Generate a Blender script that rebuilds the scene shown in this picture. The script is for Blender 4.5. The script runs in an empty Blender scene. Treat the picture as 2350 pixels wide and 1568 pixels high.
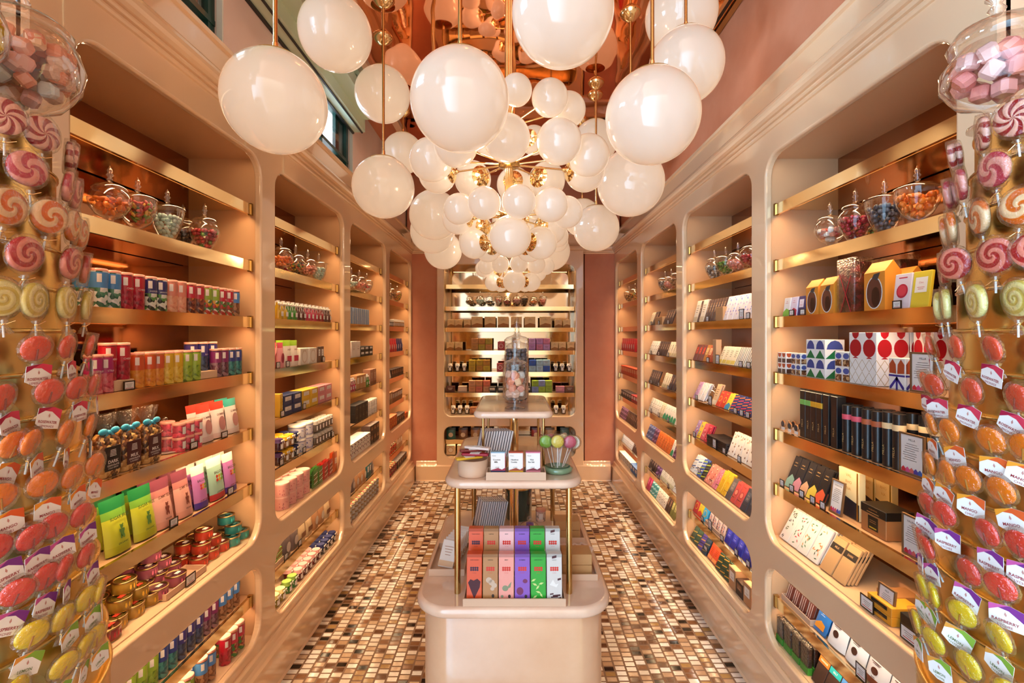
import bpy, math, random
from mathutils import Vector, Matrix
PI = math.pi
RND = random.Random(11)
SC = bpy.context.scene
COL = SC.collection
H = 1.504          # camera height
F = 1109.7         # focal length in pixels of the 2350 px frame
VX, VY = 1178.0, 768.0
XW = 1.05          # cabinet face, metres either side of the aisle centre

# ------------------------------------------------------------------ materials
def lin(h):
    if isinstance(h, (tuple, list)): return tuple(h) + ((1,) if len(h) == 3 else ())
    h = h.lstrip('#'); o = []
    for i in (0, 2, 4):
        c = int(h[i:i+2], 16) / 255
        o.append(c / 12.92 if c <= .04045 else ((c + .055) / 1.055) ** 2.4)
    return tuple(o) + (1,)
_mc = {}
def new_mat(name):
    m = bpy.data.materials.new(name); m.use_nodes = True
    nt = m.node_tree; b = nt.nodes['Principled BSDF']
    return m, nt, b
def mat(col, rough=.45, metal=0., coat=0., emis=0., ecol=None, sub=0., name=None):
    k = (str(col), rough, metal, coat, emis, str(ecol), sub)
    if k in _mc: return _mc[k]
    m, nt, b = new_mat(name or 'paint')
    c = lin(col)
    b.inputs['Base Color'].default_value = c
    b.inputs['Roughness'].default_value = rough
    b.inputs['Metallic'].default_value = metal
    b.inputs['Coat Weight'].default_value = coat
    b.inputs['Coat Roughness'].default_value = .08
    if sub: b.inputs['Subsurface Weight'].default_value = sub; b.inputs['Subsurface Scale'].default_value = .01
    if emis:
        b.inputs['Emission Color'].default_value = lin(ecol or col)
        b.inputs['Emission Strength'].default_value = emis
    _mc[k] = m
    return m
def nodes(nt): return nt.nodes.new
def speckle(cols, scale=60, rough=.3, bump=.4, coat=.3):
    k = ('spk', tuple(cols), scale, rough, bump)
    if k in _mc: return _mc[k]
    m, nt, b = new_mat('candy_mix'); N = nt.nodes.new; L = nt.links.new
    tc = N('ShaderNodeTexCoord'); v = N('ShaderNodeTexVoronoi'); v.inputs['Scale'].default_value = scale
    L(tc.outputs['Object'], v.inputs['Vector'])
    sx = N('ShaderNodeSeparateColor'); L(v.outputs['Color'], sx.inputs[0])
    r = N('ShaderNodeValToRGB'); r.color_ramp.interpolation = 'CONSTANT'
    L(sx.outputs[0], r.inputs[0]); n = len(cols)
    while len(r.color_ramp.elements) < n: r.color_ramp.elements.new(.5)
    for i, c in enumerate(cols):
        r.color_ramp.elements[i].position = i / n; 
    for i, c in enumerate(cols): r.color_ramp.elements[i].color = lin(c)
    L(r.outputs[0], b.inputs['Base Color'])
    bp = N('ShaderNodeBump'); bp.inputs['Strength'].default_value = bump; bp.inputs['Distance'].default_value = .004
    bp.invert = True
    L(v.outputs['Distance'], bp.inputs['Height']); L(bp.outputs[0], b.inputs['Normal'])
    b.inputs['Roughness'].default_value = rough; b.inputs['Coat Weight'].default_value = coat
    _mc[k] = m; return m
def swirl(c1, c2, arms, twist, edge=.5, bump=.35):
    k = ('sw', c1, c2, arms, twist)
    if k in _mc: return _mc[k]
    m, nt, b = new_mat('swirl_candy'); N = nt.nodes.new; L = nt.links.new
    def MA(op, a, bb=None):
        n = N('ShaderNodeMath'); n.operation = op
        for i, x in enumerate((a, bb)):
            if x is None: continue
            if isinstance(x, (int, float)): n.inputs[i].default_value = x
            else: L(x, n.inputs[i])
        return n.outputs[0]
    tc = N('ShaderNodeTexCoord'); s = N('ShaderNodeSeparateXYZ'); L(tc.outputs['Object'], s.inputs[0])
    ang = MA('ARCTAN2', s.outputs[2], s.outputs[0])
    rr = MA('SQRT', MA('ADD', MA('MULTIPLY', s.outputs[0], s.outputs[0]), MA('MULTIPLY', s.outputs[2], s.outputs[2])))
    v = MA('SINE', MA('ADD', MA('MULTIPLY', ang, arms), MA('MULTIPLY', MA('POWER', MA('DIVIDE', rr, .026), .8), twist)))
    v01 = MA('ADD', MA('MULTIPLY', v, .5), .5)
    r = N('ShaderNodeValToRGB'); L(v01, r.inputs[0])
    r.color_ramp.elements[0].position = edge - .12; r.color_ramp.elements[0].color = lin(c1)
    r.color_ramp.elements[1].position = edge + .12; r.color_ramp.elements[1].color = lin(c2)
    L(r.outputs[0], b.inputs['Base Color'])
    bp = N('ShaderNodeBump'); bp.inputs['Strength'].default_value = bump; bp.inputs['Distance'].default_value = .004
    L(v01, bp.inputs['Height']); L(bp.outputs[0], b.inputs['Normal'])
    b.inputs['Roughness'].default_value = .22; b.inputs['Coat Weight'].default_value = .5
    _mc[k] = m; return m
def mottled(name, c1, c2, scale=3, rough=.5, coat=0., bump=0., spec=None, detail=5):
    m, nt, b = new_mat(name); N = nt.nodes.new; L = nt.links.new
    tc = N('ShaderNodeTexCoord'); n = N('ShaderNodeTexNoise'); n.inputs['Scale'].default_value = scale
    n.inputs['Detail'].default_value = detail; n.inputs['Roughness'].default_value = .6
    L(tc.outputs['Object'], n.inputs['Vector'])
    r = N('ShaderNodeValToRGB'); L(n.outputs['Fac'], r.inputs[0])
    r.color_ramp.elements[0].position = .3; r.color_ramp.elements[0].color = lin(c1)
    r.color_ramp.elements[1].position = .7; r.color_ramp.elements[1].color = lin(c2)
    L(r.outputs[0], b.inputs['Base Color']); b.inputs['Roughness'].default_value = rough
    b.inputs['Coat Weight'].default_value = coat; b.inputs['Coat Roughness'].default_value = .06
    if bump:
        bp = N('ShaderNodeBump'); bp.inputs['Strength'].default_value = bump; bp.inputs['Distance'].default_value = .01
        L(n.outputs['Fac'], bp.inputs['Height']); L(bp.outputs[0], b.inputs['Normal'])
    return m
def film(name, tint=(1, 1, 1), gl=.25, rough=.15, bump=.5, scale=120, base=.12, edge=.7):
    m = bpy.data.materials.new(name); m.use_nodes = True; nt = m.node_tree; nt.nodes.clear()
    N = nt.nodes.new; L = nt.links.new
    o = N('ShaderNodeOutputMaterial'); mx = N('ShaderNodeMixShader'); t = N('ShaderNodeBsdfTransparent'); g = N('ShaderNodeBsdfGlossy')
    t.inputs[0].default_value = tuple(tint) + (1,); g.inputs['Roughness'].default_value = rough
    lw = N('ShaderNodeLayerWeight'); lw.inputs[0].default_value = .35
    mr = N('ShaderNodeMapRange'); mr.inputs[3].default_value = base; mr.inputs[4].default_value = edge
    L(lw.outputs['Facing'], mr.inputs[0])
    if bump:
        tc = N('ShaderNodeTexCoord'); n = N('ShaderNodeTexNoise'); n.inputs['Scale'].default_value = scale
        L(tc.outputs['Object'], n.inputs['Vector'])
        bp = N('ShaderNodeBump'); bp.inputs['Strength'].default_value = bump; bp.inputs['Distance'].default_value = .01
        L(n.outputs['Fac'], bp.inputs['Height']); L(bp.outputs[0], g.inputs['Normal']); L(bp.outputs[0], lw.inputs['Normal'])
    L(mr.outputs[0], mx.inputs[0]); L(t.outputs[0], mx.inputs[1]); L(g.outputs[0], mx.inputs[2]); L(mx.outputs[0], o.inputs[0])
    return m
GLASS = film('clear_glass', (.99, .985, .97), rough=.03, bump=0, base=.05, edge=.8)
FILM = film('cellophane', (1, .985, .96), rough=.12, bump=.6, scale=170, base=.05, edge=.5)
TEALGLASS = film('green_glass', (.62, .78, .66), rough=.05, bump=0, base=.08, edge=.7)
PANE = film('window_glass', (.9, .96, 1), rough=.02, bump=0, base=.04, edge=.5)
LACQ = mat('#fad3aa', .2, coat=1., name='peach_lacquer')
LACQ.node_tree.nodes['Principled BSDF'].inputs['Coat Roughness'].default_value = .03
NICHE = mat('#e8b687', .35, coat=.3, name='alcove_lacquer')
BRONZE = mat((.42, .2, .105), .06, metal=1, name='bronze_mirror')
MIRR = mat((.62, .43, .26), .05, metal=1, name='mirror')
BRASS = mat((1., .76, .40), .1, metal=1, name='polished_brass')
BRASS_D = mat((.62, .42, .17), .22, metal=1, name='aged_brass')
def _satin():
    m, nt, b = new_mat('satin_brass'); N = nt.nodes.new; L = nt.links.new
    tc = N('ShaderNodeTexCoord'); n = N('ShaderNodeTexNoise'); n.inputs['Scale'].default_value = 7
    L(tc.outputs['Object'], n.inputs['Vector'])
    r = N('ShaderNodeMapRange'); r.inputs[3].default_value = .16; r.inputs[4].default_value = .38
    L(n.outputs['Fac'], r.inputs[0]); L(r.outputs[0], b.inputs['Roughness'])
    b.inputs['Base Color'].default_value = (.88, .62, .22, 1); b.inputs['Metallic'].default_value = 1
    return m
SATIN = _satin()
PLASTER = mottled('pink_plaster', '#cf8163', '#e09a7a', 2.2, .7, bump=.1)
PLASTER_R = mottled('salmon_plaster', '#e28d63', '#f0a27c', 2.2, .7, bump=.1)
PALEPL = mottled('pale_pink_plaster', '#f3cfc0', '#f8ddd2', 2, .6)
MARBLE = mottled('blush_stone', '#ecc0a2', '#f8d6bc', 6, .14, coat=.8)
STONE = mottled('beige_stone', '#dfae88', '#e9bd98', 5, .22, coat=.6)
WHITE = mat('#f4efe9', .5); CARD = mat('#f7f2ec', .6); BLK = mat('#16130f', .4); INK = mat('#3a2a20', .6)
TRAYM = mat('#dcb596', .5, name='blush_card')
KRAFT = mat('#c99a66', .7, name='kraft_card')
def _ceil():
    m, nt, b = new_mat('copper_mirror'); N = nt.nodes.new; L = nt.links.new
    b.inputs['Base Color'].default_value = (.93, .42, .24, 1); b.inputs['Metallic'].default_value = 1; b.inputs['Roughness'].default_value = .025
    tc = N('ShaderNodeTexCoord'); n = N('ShaderNodeTexNoise'); n.inputs['Scale'].default_value = 3.2; n.inputs['Detail'].default_value = 1.0
    L(tc.outputs['Object'], n.inputs['Vector'])
    bp = N('ShaderNodeBump'); bp.inputs['Strength'].default_value = .22; bp.inputs['Distance'].default_value = .02
    L(n.outputs['Fac'], bp.inputs['Height']); L(bp.outputs[0], b.inputs['Normal'])
    return m
COPPER = _ceil()
def _globe():
    m, nt, b = new_mat('opal_glass')
    b.inputs['Base Color'].default_value = (.42, .40, .385, 1); b.inputs['Roughness'].default_value = .12
    b.inputs['Coat Weight'].default_value = .6; b.inputs['Coat Roughness'].default_value = .02
    b.inputs['Emission Color'].default_value = lin('#ffd4ac'); b.inputs['Emission Strength'].default_value = .52
    m.cycles.emission_sampling = 'NONE'
    return m
OPAL = _globe()
def _floor():
    m, nt, b = new_mat('mosaic_tiles'); N = nt.nodes.new; L = nt.links.new
    def MA(op, a, bb=None):
        n = N('ShaderNodeMath'); n.operation = op
        for i, x in enumerate((a, bb)):
            if x is None: continue
            if isinstance(x, (int, float)): n.inputs[i].default_value = x
            else: L(x, n.inputs[i])
        return n.outputs[0]
    tc = N('ShaderNodeTexCoord'); s = N('ShaderNodeSeparateXYZ'); L(tc.outputs['Object'], s.inputs[0])
    gx = MA('DIVIDE', s.outputs[0], .0505); cx = MA('FLOOR', gx); fx = MA('FRACT', gx)
    w0 = N('ShaderNodeTexWhiteNoise'); w0.noise_dimensions = '1D'; L(cx, w0.inputs['W'])
    gy = MA('ADD', MA('DIVIDE', s.outputs[1], .033), w0.outputs['Value']); cy = MA('FLOOR', gy); fy = MA('FRACT', gy)
    cv = N('ShaderNodeCombineXYZ'); L(cx, cv.inputs[0]); L(cy, cv.inputs[1])
    w = N('ShaderNodeTexWhiteNoise'); w.noise_dimensions = '3D'; L(cv.outputs[0], w.inputs['Vector'])
    r = N('ShaderNodeValToRGB'); r.color_ramp.interpolation = 'CONSTANT'; L(w.outputs['Value'], r.inputs[0])
    P = [(0, '#f6e8da'), (.17, '#d6b698'), (.30, '#fbf5ee'), (.44, '#bf9a7a'), (.55, '#8c6040'), (.65, '#b08a56'), (.70, '#66422c'), (.79, '#eedfce'), (.88, '#1c1410')]
    while len(r.color_ramp.elements) < len(P): r.color_ramp.elements.new(.5)
    for i, (p, c) in enumerate(P): r.color_ramp.elements[i].position = p
    for i, (p, c) in enumerate(P): r.color_ramp.elements[i].color = lin(c)
    nz = N('ShaderNodeTexNoise'); nz.inputs['Scale'].default_value = 70; nz.inputs['Detail'].default_value = 4; L(tc.outputs['Object'], nz.inputs['Vector'])
    mr = N('ShaderNodeMapRange'); mr.inputs[3].default_value = .75; mr.inputs[4].default_value = 1.15; L(nz.outputs['Fac'], mr.inputs[0])
    mul = N('ShaderNodeMix'); mul.data_type = 'RGBA'; mul.blend_type = 'MULTIPLY'; mul.inputs[0].default_value = .8
    L(r.outputs[0], mul.inputs[6]); L(mr.outputs[0], mul.inputs[7])
    gap = MA('MAXIMUM', MA('MAXIMUM', MA('LESS_THAN', fx, .11), MA('GREATER_THAN', fx, .94)), MA('MAXIMUM', MA('LESS_THAN', fy, .15), MA('GREATER_THAN', fy, .92)))
    mx = N('ShaderNodeMix'); mx.data_type = 'RGBA'; L(gap, mx.inputs[0]); L(mul.outputs[2], mx.inputs[6]); mx.inputs[7].default_value = lin('#7d5a40')
    L(mx.outputs[2], b.inputs['Base Color'])
    rg = MA('ADD', MA('MULTIPLY', gap, .4), .10); L(rg, b.inputs['Roughness'])
    bp = N('ShaderNodeBump'); bp.inputs['Strength'].default_value = .25; bp.inputs['Distance'].default_value = .002; bp.invert = True
    L(gap, bp.inputs['Height']); L(bp.outputs[0], b.inputs['Normal'])
    return m
MOSAIC = _floor()

# ------------------------------------------------------------------ mesh builder
_tx = {}
def text_geo(s, bold=False):
    k = (s, bold)
    if k in _tx: return _tx[k]
    cu = bpy.data.curves.new('t', 'FONT'); cu.body = s; cu.size = 1; cu.align_x = 'CENTER'; cu.align_y = 'CENTER'; cu.resolution_u = 2
    if bold: cu.offset = .018
    ob = bpy.data.objects.new('t', cu); COL.objects.link(ob)
    dg = bpy.context.evaluated_depsgraph_get(); me = bpy.data.meshes.new_from_object(ob.evaluated_get(dg))
    r = ([v.co[:2] for v in me.vertices], [tuple(p.vertices) for p in me.polygons])
    bpy.data.objects.remove(ob); bpy.data.meshes.remove(me); bpy.data.curves.remove(cu)
    _tx[k] = r; return r
def rr_pts(w, d, r, seg=5):
    r = min(r, w/2 - 1e-5, d/2 - 1e-5); o = []
    for cx, cy, a0 in ((w/2-r, d/2-r, 0), (-w/2+r, d/2-r, 90), (-w/2+r, -d/2+r, 180), (w/2-r, -d/2+r, 270)):
        for i in range(seg+1):
            a = math.radians(a0 + 90*i/seg); o.append((cx + r*math.cos(a), cy + r*math.sin(a)))
    return o
class MB:
    def __init__(s): s.v = []; s.f = []; s.mi = []; s.ms = []; s.sm = []; s.X = Matrix()
    def add(s, vs, fs, m, smooth=False, xf=None):
        if m not in s.ms: s.ms.append(m)
        k = s.ms.index(m); n = len(s.v); X = s.X @ xf if xf else s.X
        s.v += [tuple(X @ Vector(p)) for p in vs]
        for f in fs: s.f.append(tuple(i+n for i in f)); s.mi.append(k); s.sm.append(smooth)
        return s
    def box(s, c, sz, m, xf=None, tp=1., tpy=None):
        x, y, z = sz[0]/2, sz[1]/2, sz[2]/2; tpy = tp if tpy is None else tpy
        vs = [(c[0]+a*x*(tp if e > 0 else 1), c[1]+b*y*(tpy if e > 0 else 1), c[2]+e*z) for e in (-1, 1) for a, b in ((-1, -1), (1, -1), (1, 1), (-1, 1))]
        return s.add(vs, [(3, 2, 1, 0), (4, 5, 6, 7), (0, 1, 5, 4), (1, 2, 6, 5), (2, 3, 7, 6), (3, 0, 4, 7)], m, xf=xf)
    def rings(s, rs, m, smooth=True, cap0=True, cap1=True, closed=True, xf=None):
        n = len(rs[0]); vs = [p for r in rs for p in r]; fs = []
        for i in range(len(rs)-1):
            for j in range(n if closed else n-1):
                k = (j+1) % n; fs.append((i*n+j, i*n+k, (i+1)*n+k, (i+1)*n+j))
        s.add(vs, fs, m, smooth, xf)
        if cap0: s.add(rs[0], [tuple(range(n))[::-1]], m, False, xf)
        if cap1: s.add(rs[-1], [tuple(range(n))], m, False, xf)
        return s
    def slab(s, w, d, h, m, r=.01, e=.002, c=(0, 0, 0), seg=5, es=1, xf=None, smooth=True):
        rs = []
        prof = [(e*(1-math.sin(PI/2*i/es)), e*(1-math.cos(PI/2*i/es))) for i in range(es+1)]
        def ring(ins, z): return [(c[0]+x, c[1]+y, c[2]+z) for x, y in rr_pts(w-2*ins, d-2*ins, max(r-ins, .0005), seg)]
        for i, o in prof: rs.append(ring(i, o))
        for i, o in prof[::-1]: rs.append(ring(i, h-o))
        return s.rings(rs, m, smooth and r > .004, xf=xf)
    def lathe(s, prof, m, seg=20, c=(0, 0, 0), smooth=True, cap0=True, cap1=True, xf=None, a0=0, a1=2*PI):
        full = abs(a1-a0-2*PI) < 1e-6
        n = seg if full else seg+1
        rs = [[(c[0]+max(r, 1e-5)*math.cos(a0+(a1-a0)*j/seg), c[1]+max(r, 1e-5)*math.sin(a0+(a1-a0)*j/seg), c[2]+z) for j in range(n)] for r, z in prof]
        return s.rings(rs, m, smooth, cap0 and full, cap1 and full, full, xf)
    def ball(s, c, r, m, seg=12, rg=7, sc=(1, 1, 1), xf=None):
        rs = []
        for i in range(rg+1):
            t = -PI/2 + PI*i/rg; q = max(math.cos(t), .02) * r
            rs.append([(c[0]+q*math.cos(2*PI*j/seg)*sc[0], c[1]+q*math.sin(2*PI*j/seg)*sc[1], c[2]+r*math.sin(t)*sc[2]) for j in range(seg)])
        return s.rings(rs, m, True, xf=xf)
    def rod(s, p, q, r, m, seg=8, r2=None):
        p = Vector(p); q = Vector(q); d = q-p; L = d.length
        X = Matrix.Translation(p) @ d.to_track_quat('Z', 'Y').to_matrix().to_4x4()
        return s.lathe([(r, 0), (r if r2 is None else r2, L)], m, seg, xf=X)
    def poly(s, pts, m, y=0, xf=None):           # flat shape in the local x-z plane
        return s.add([(x, y, z) for x, z in pts], [tuple(range(len(pts)))], m, xf=xf)
    def rect(s, x, z, w, h, m, y=0): return s.poly([(x-w/2, z-h/2), (x+w/2, z-h/2), (x+w/2, z+h/2), (x-w/2, z+h/2)], m, y)
    def disc(s, x, z, rx, rz, m, y=0, n=14): return s.poly([(x+rx*math.cos(2*PI*i/n), z+rz*math.sin(2*PI*i/n)) for i in range(n)], m, y)
    def text(s, t, x, z, size, m, y=0, bold=False, maxw=None, rot=0, bend=None):
        vs, fs = text_geo(t, bold)
        if not vs: return s
        w = max(v[0] for v in vs) - min(v[0] for v in vs)
        k = size if not maxw or w*size <= maxw else maxw/w
        cr, sr = math.cos(rot), math.sin(rot)
        o = []
        for a, b in vs:
            a, b = a*k, b*size
            a, b = a*cr-b*sr, a*sr+b*cr
            if bend: o.append((bend*math.sin((x+a)/bend), -bend*math.cos((x+a)/bend), z+b))
            else: o.append((x+a, y, z+b))
        return s.add(o, fs, m)
    def mesh(s, name, org=(0, 0, 0)):
        me = bpy.data.meshes.new(name)
        me.from_pydata([(x-org[0], y-org[1], z-org[2]) for x, y, z in s.v], [], s.f)
        for m in s.ms: me.materials.append(m)
        me.polygons.foreach_set('material_index', s.mi); me.polygons.foreach_set('use_smooth', s.sm); me.update()
        return me
def node(name, data=None, parent=None, loc=(0, 0, 0), rot=(0, 0, 0)):
    o = bpy.data.objects.new(name, data); o.location = loc; o.rotation_euler = rot
    if parent: o.parent = parent
    if data is None: o.empty_display_size = .02
    return o
def link(o): COL.objects.link(o); return o
def struct(name, mb, **kw):
    o = link(node(name, mb.mesh(name))); o['kind'] = 'structure'
    for k, v in kw.items(): o[k] = v
    return o

# a prototype: tree of (object, [children]); only its copies are linked
class Proto:
    def __init__(s, name, desc, cat, w, d, h, plural=None, mb=None, root=None):
        s.name, s.desc, s.cat, s.w, s.d, s.h = name, desc, cat, w, d, h
        q_ = name.replace('_', ' '); s.plural = plural or q_ + ('es' if q_.endswith(('x', 'ch')) else 's')
        s.root = root or node(name, mb.mesh(name) if mb else None); s.kids = []; s.contents = None
    def part(s, name, mb, parent=None, loc=(0, 0, 0), rot=(0, 0, 0), org=(0, 0, 0), label=None):
        o = node(name, mb.mesh(name, org), None, loc, rot); e = [o, []]
        if label: o['label'] = label
        (parent[1] if parent else s.kids).append(e); return e
REG = []
def spawn(P, loc, rot=(0, 0, 0), place='', sort=None, desc=None, group=None, full=None, scale=None, name=None):
    r = P.root.copy(); COL.objects.link(r); r.location = loc; r.rotation_euler = rot
    if scale: r.scale = (scale,)*3
    def rec(kids, par):
        for o, sub in kids:
            c = o.copy(); COL.objects.link(c); c.parent = par; rec(sub, c)
    rec(P.kids, r)
    r['category'] = P.cat
    if sort is None: sort = VX + F*loc[0]/max(loc[1], .2)
    REG.append((r, desc or P.desc, place, sort, P.plural, group, full))
    if P.contents:
        c = P.contents; q = c.root.copy(); COL.objects.link(q); q.location = loc; q.rotation_euler = rot; q['kind'] = 'stuff'; q['category'] = 'candy'
        if scale: q.scale = (scale,)*3
        REG.append((q, c.desc, place, sort, 'candy fillings', None, full and (c.desc.split(' filling')[0] + ' inside the ' + ' '.join(full.split(' of ')[0].split()) + ' ' + {True: 'on the central table, ', False: ''}['tier' in full] + ('front' if 'footed' in full else 'middle' if 'tallest' in full else 'rear' if 'tier' in full else SIDEN[-1 if 'left' in full else 1] + ' brass stand'))))
    return r
ORD = ['first', 'second', 'third', 'fourth', 'fifth', 'sixth', 'seventh', 'eighth', 'ninth', 'tenth', 'eleventh', 'twelfth', 'thirteenth', 'fourteenth', 'fifteenth', 'sixteenth', 'seventeenth', 'eighteenth', 'nineteenth', 'twentieth']
def finish_labels():
    g = {}
    for e in REG: g.setdefault((e[1], e[2]), []).append(e)
    cnt = {}
    for e in REG: cnt[(e[4], e[2])] = cnt.get((e[4], e[2]), 0) + 1
    for (d, pl), es in g.items():
        es.sort(key=lambda e: e[3]); n = len(es)
        for i, e in enumerate(es):
            if e[6]: lab = e[6]
            elif n == 1: lab = f'{d} {pl}'
            elif i == 0: lab = f'leftmost {d} {pl}'
            elif i == n-1: lab = f'rightmost {d} {pl}'
            elif i <= n//2: lab = f'{d}, {ORD[min(i, 19)]} from left {pl}'
            else: lab = f'{d}, {ORD[min(n-1-i, 19)]} from right {pl}'
            w = lab.split()
            if len(w) > 16: print('LONG', len(w), lab)
            e[0]['label'] = lab
            if e[5] or cnt[(e[4], pl)] > 1: e[0]['group'] = e[5] or f'{e[4]} {pl}'.strip()
# ------------------------------------------------------------------ camera and light
cam = bpy.data.cameras.new('camera'); cam.lens = 17.0; cam.sensor_width = 36; cam.shift_x = -3/2350; cam.shift_y = -16/2350; cam.clip_start = .02
co = link(node('camera', cam, loc=(0, 0, H), rot=(PI/2, 0, 0))); SC.camera = co
SC.view_settings.view_transform = 'Standard'; SC.view_settings.look = 'None'; SC.view_settings.exposure = 0.08; SC.view_settings.gamma = 1
cy = SC.cycles
cy.max_bounces = 6; cy.diffuse_bounces = 3; cy.glossy_bounces = 3; cy.transmission_bounces = 2; cy.transparent_max_bounces = 10
cy.caustics_reflective = False; cy.caustics_refractive = False; cy.sample_clamp_indirect = 4; cy.use_light_tree = True
cy.use_adaptive_sampling = True; cy.adaptive_threshold = .16
wd = bpy.data.worlds.new('world'); SC.world = wd; wd.use_nodes = True
def _world():
    nt = wd.node_tree; N = nt.nodes.new; L = nt.links.new; bg = nt.nodes['Background']
    tc = N('ShaderNodeTexCoord'); s = N('ShaderNodeSeparateXYZ'); L(tc.outputs['Generated'], s.inputs[0])
    el = N('ShaderNodeMapRange'); el.inputs[1].default_value = .04; el.inputs[2].default_value = .3; L(s.outputs[2], el.inputs[0])
    me_ = N('ShaderNodeMix'); me_.data_type = 'RGBA'; L(el.outputs[0], me_.inputs[0]); me_.inputs[6].default_value = (1.2, .87, .60, 1); me_.inputs[7].default_value = (2.25, 1.8, 1.38, 1)
    mr = N('ShaderNodeMapRange'); mr.inputs[1].default_value = -.3; mr.inputs[2].default_value = .1; L(s.outputs[0], mr.inputs[0])
    mx = N('ShaderNodeMix'); mx.data_type = 'RGBA'; L(mr.outputs[0], mx.inputs[0])
    mx.inputs[6].default_value = (2.8, 4.2, 5.6, 1); L(me_.outputs[2], mx.inputs[7])
    L(mx.outputs[2], bg.inputs[0]); bg.inputs[1].default_value = 1.0
_world()
def area(name, loc, sx, sy, power, col, rot=(0, 0, 0), spread=PI):
    l = bpy.data.lights.new(name, 'AREA'); l.shape = 'RECTANGLE'; l.size = sx; l.size_y = sy; l.energy = power; l.color = col; l.spread = spread
    return link(node(name, l, loc=loc, rot=rot))
WARM = (1, .70, .40)

# ------------------------------------------------------------------ shell
YB = 5.0; ZC = H + 1.65; XP = 1.12
fl = MB(); fl.add([(-1.6, -.6, 0), (1.6, -.6, 0), (1.6, 5.4, 0), (-1.6, 5.4, 0)], [(0, 1, 2, 3)], MOSAIC); struct('floor', fl)
ce = MB(); ce.box((0, 2.4, ZC+.03), (3.4, 6.2, .06), COPPER); struct('ceiling', ce)
def wall_upper(s):
    mb = MB(); x0, x1 = s*XP, s*1.45; zb, zt = H+.98, ZC
    m = PALEPL if s < 0 else PLASTER_R
    cx = (x0+x1)/2; w = abs(x1-x0)
    if s > 0: mb.box((cx, 2.35, (zb+zt)/2), (w, 5.9, zt-zb), m)
    else:
        wins = [(.02, .62), (1.25, 1.87), (2.74, 3.38)]; z0, z1 = H+1.0, H+1.50
        mb.box((cx, 2.35, (z1+zt)/2), (w, 5.9, zt-z1), m); mb.box((cx, 2.35, (zb+z0)/2), (w, 5.9, z0-zb), m)
        ys = [-.6] + [v for a in wins for v in a] + [5.3]
        for i in range(0, len(ys), 2):
            mb.box((cx, (ys[i]+ys[i+1])/2, (z0+z1)/2), (w, ys[i+1]-ys[i], z1-z0), m)
    # wall below, behind the cabinets and beside the entrance
    mb.box((s*1.47, 2.35, zb/2), (.06, 5.9, zb), m if s < 0 else PLASTER)
    return mb
struct('wall_left', wall_upper(-1)); struct('wall_right', wall_upper(1))
GREENF = mat('#123f38', .35, coat=.3, name='dark_green_paint'); REVEAL = mat('#efe7dc', .5); 
for n, (a, b) in enumerate(((.02, .62), (1.25, 1.87), (2.74, 3.38))):
    w = link(node(f'window_{n+1}', None, loc=(-1.17, (a+b)/2, H+1.0))); w['kind'] = 'structure'
    o = (-1.17, (a+b)/2, H+1.0); L_ = b-a
    fr = MB()
    for y in (a+.02, b-.02): fr.box((-1.17, y, H+1.25), (.03, .04, .5), GREENF)
    for z in (H+1.02, H+1.48): fr.box((-1.17, (a+b)/2, z), (.06, L_, .045), GREENF)
    fr.box((-1.185, b-.11, H+1.25), (.02, .15, .5), GREENF); fr.box((-1.17, (a+b)/2, H+1.2), (.035, L_, .022), GREENF)
    fr.box((-1.17, a+.17, H+1.25), (.035, .018, .5), GREENF)
    f = link(node('window_frame', fr.mesh('window_frame', o), w))
    rv = MB()
    for y in (a+.004, b-.004): rv.box((-1.132, y, H+1.25), (.022, .008, .5), REVEAL)
    link(node('window_reveal', rv.mesh('window_reveal', o), w))
    g = MB(); g.box((-1.17, (a+b)/2, H+1.25), (.004, L_-.04, .46), PANE); link(node('window_pane', g.mesh('window_pane', o), w))
# back wall: plaster with the band above
bw = MB(); bw.box((0, YB+.42, ZC/2), (3.2, .08, ZC), PLASTER)
bw.box((-.92, YB+.2, 1.3), (.30, .38, 2.62), PLASTER); bw.box((.92, YB+.2, 1.3), (.36, .38, 2.62), PLASTER)
bw.box((0, YB+.2, (H+.98+ZC)/2), (2.2, .38, ZC-H-.98), PLASTER)
struct('wall_back', bw)
# crown moulding: profile (distance from the aisle centre, height above the eye)
PROF = [(1.05, .832), (1.043, .834), (1.039, .840), (1.039, .846), (1.044, .849), (1.034, .851), (1.030, .856), (1.030, .862), (1.035, .865), (1.024, .867), (1.014, .874), (1.008, .884), (1.006, .896), (1.009, .908), (1.016, .917), (1.027, .922), (1.041, .924), (1.046, .932), (1.051, .95), (1.055, 1.030), (1.045, 1.036), (1.043, 1.05), (1.05, 1.056), (1.125, 1.056), (1.13, .84)]
def extr(prof, y0, y1, m, side=None):
    mb = MB()
    if side is not None:
        a = [(side*x, y0, H+z) for x, z in prof]; b = [(side*x, y1, H+z) for x, z in prof]
    else:
        a = [(y0, YB-(1.05-x) if x < 1.06 else YB+(x-1.05), H+z) for x, z in prof]; b = [(y1, p[1], p[2]) for p in a]
    n = len(prof); mb.add(a+b, [(i, (i+1) % n, n+(i+1) % n, n+i) for i in range(n)], m, False)
    mb.add(a, [tuple(range(n))], m); mb.add(b, [tuple(range(n))], m); return mb
struct('trim_1', extr(PROF, .75, YB, LACQ, -1)); struct('trim_2', extr(PROF, .75, YB, LACQ, 1)); struct('trim_3', extr(PROF, -1.05, 1.05, LACQ))
BP = [(1.05, .20), (1.042, .20), (1.034, .192), (1.03, .172), (1.022, .160), (1.012, .150), (1.010, .012), (1.005, .0), (1.06, 0)]
BP2 = [(x, z-H) for x, z in BP]
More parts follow.
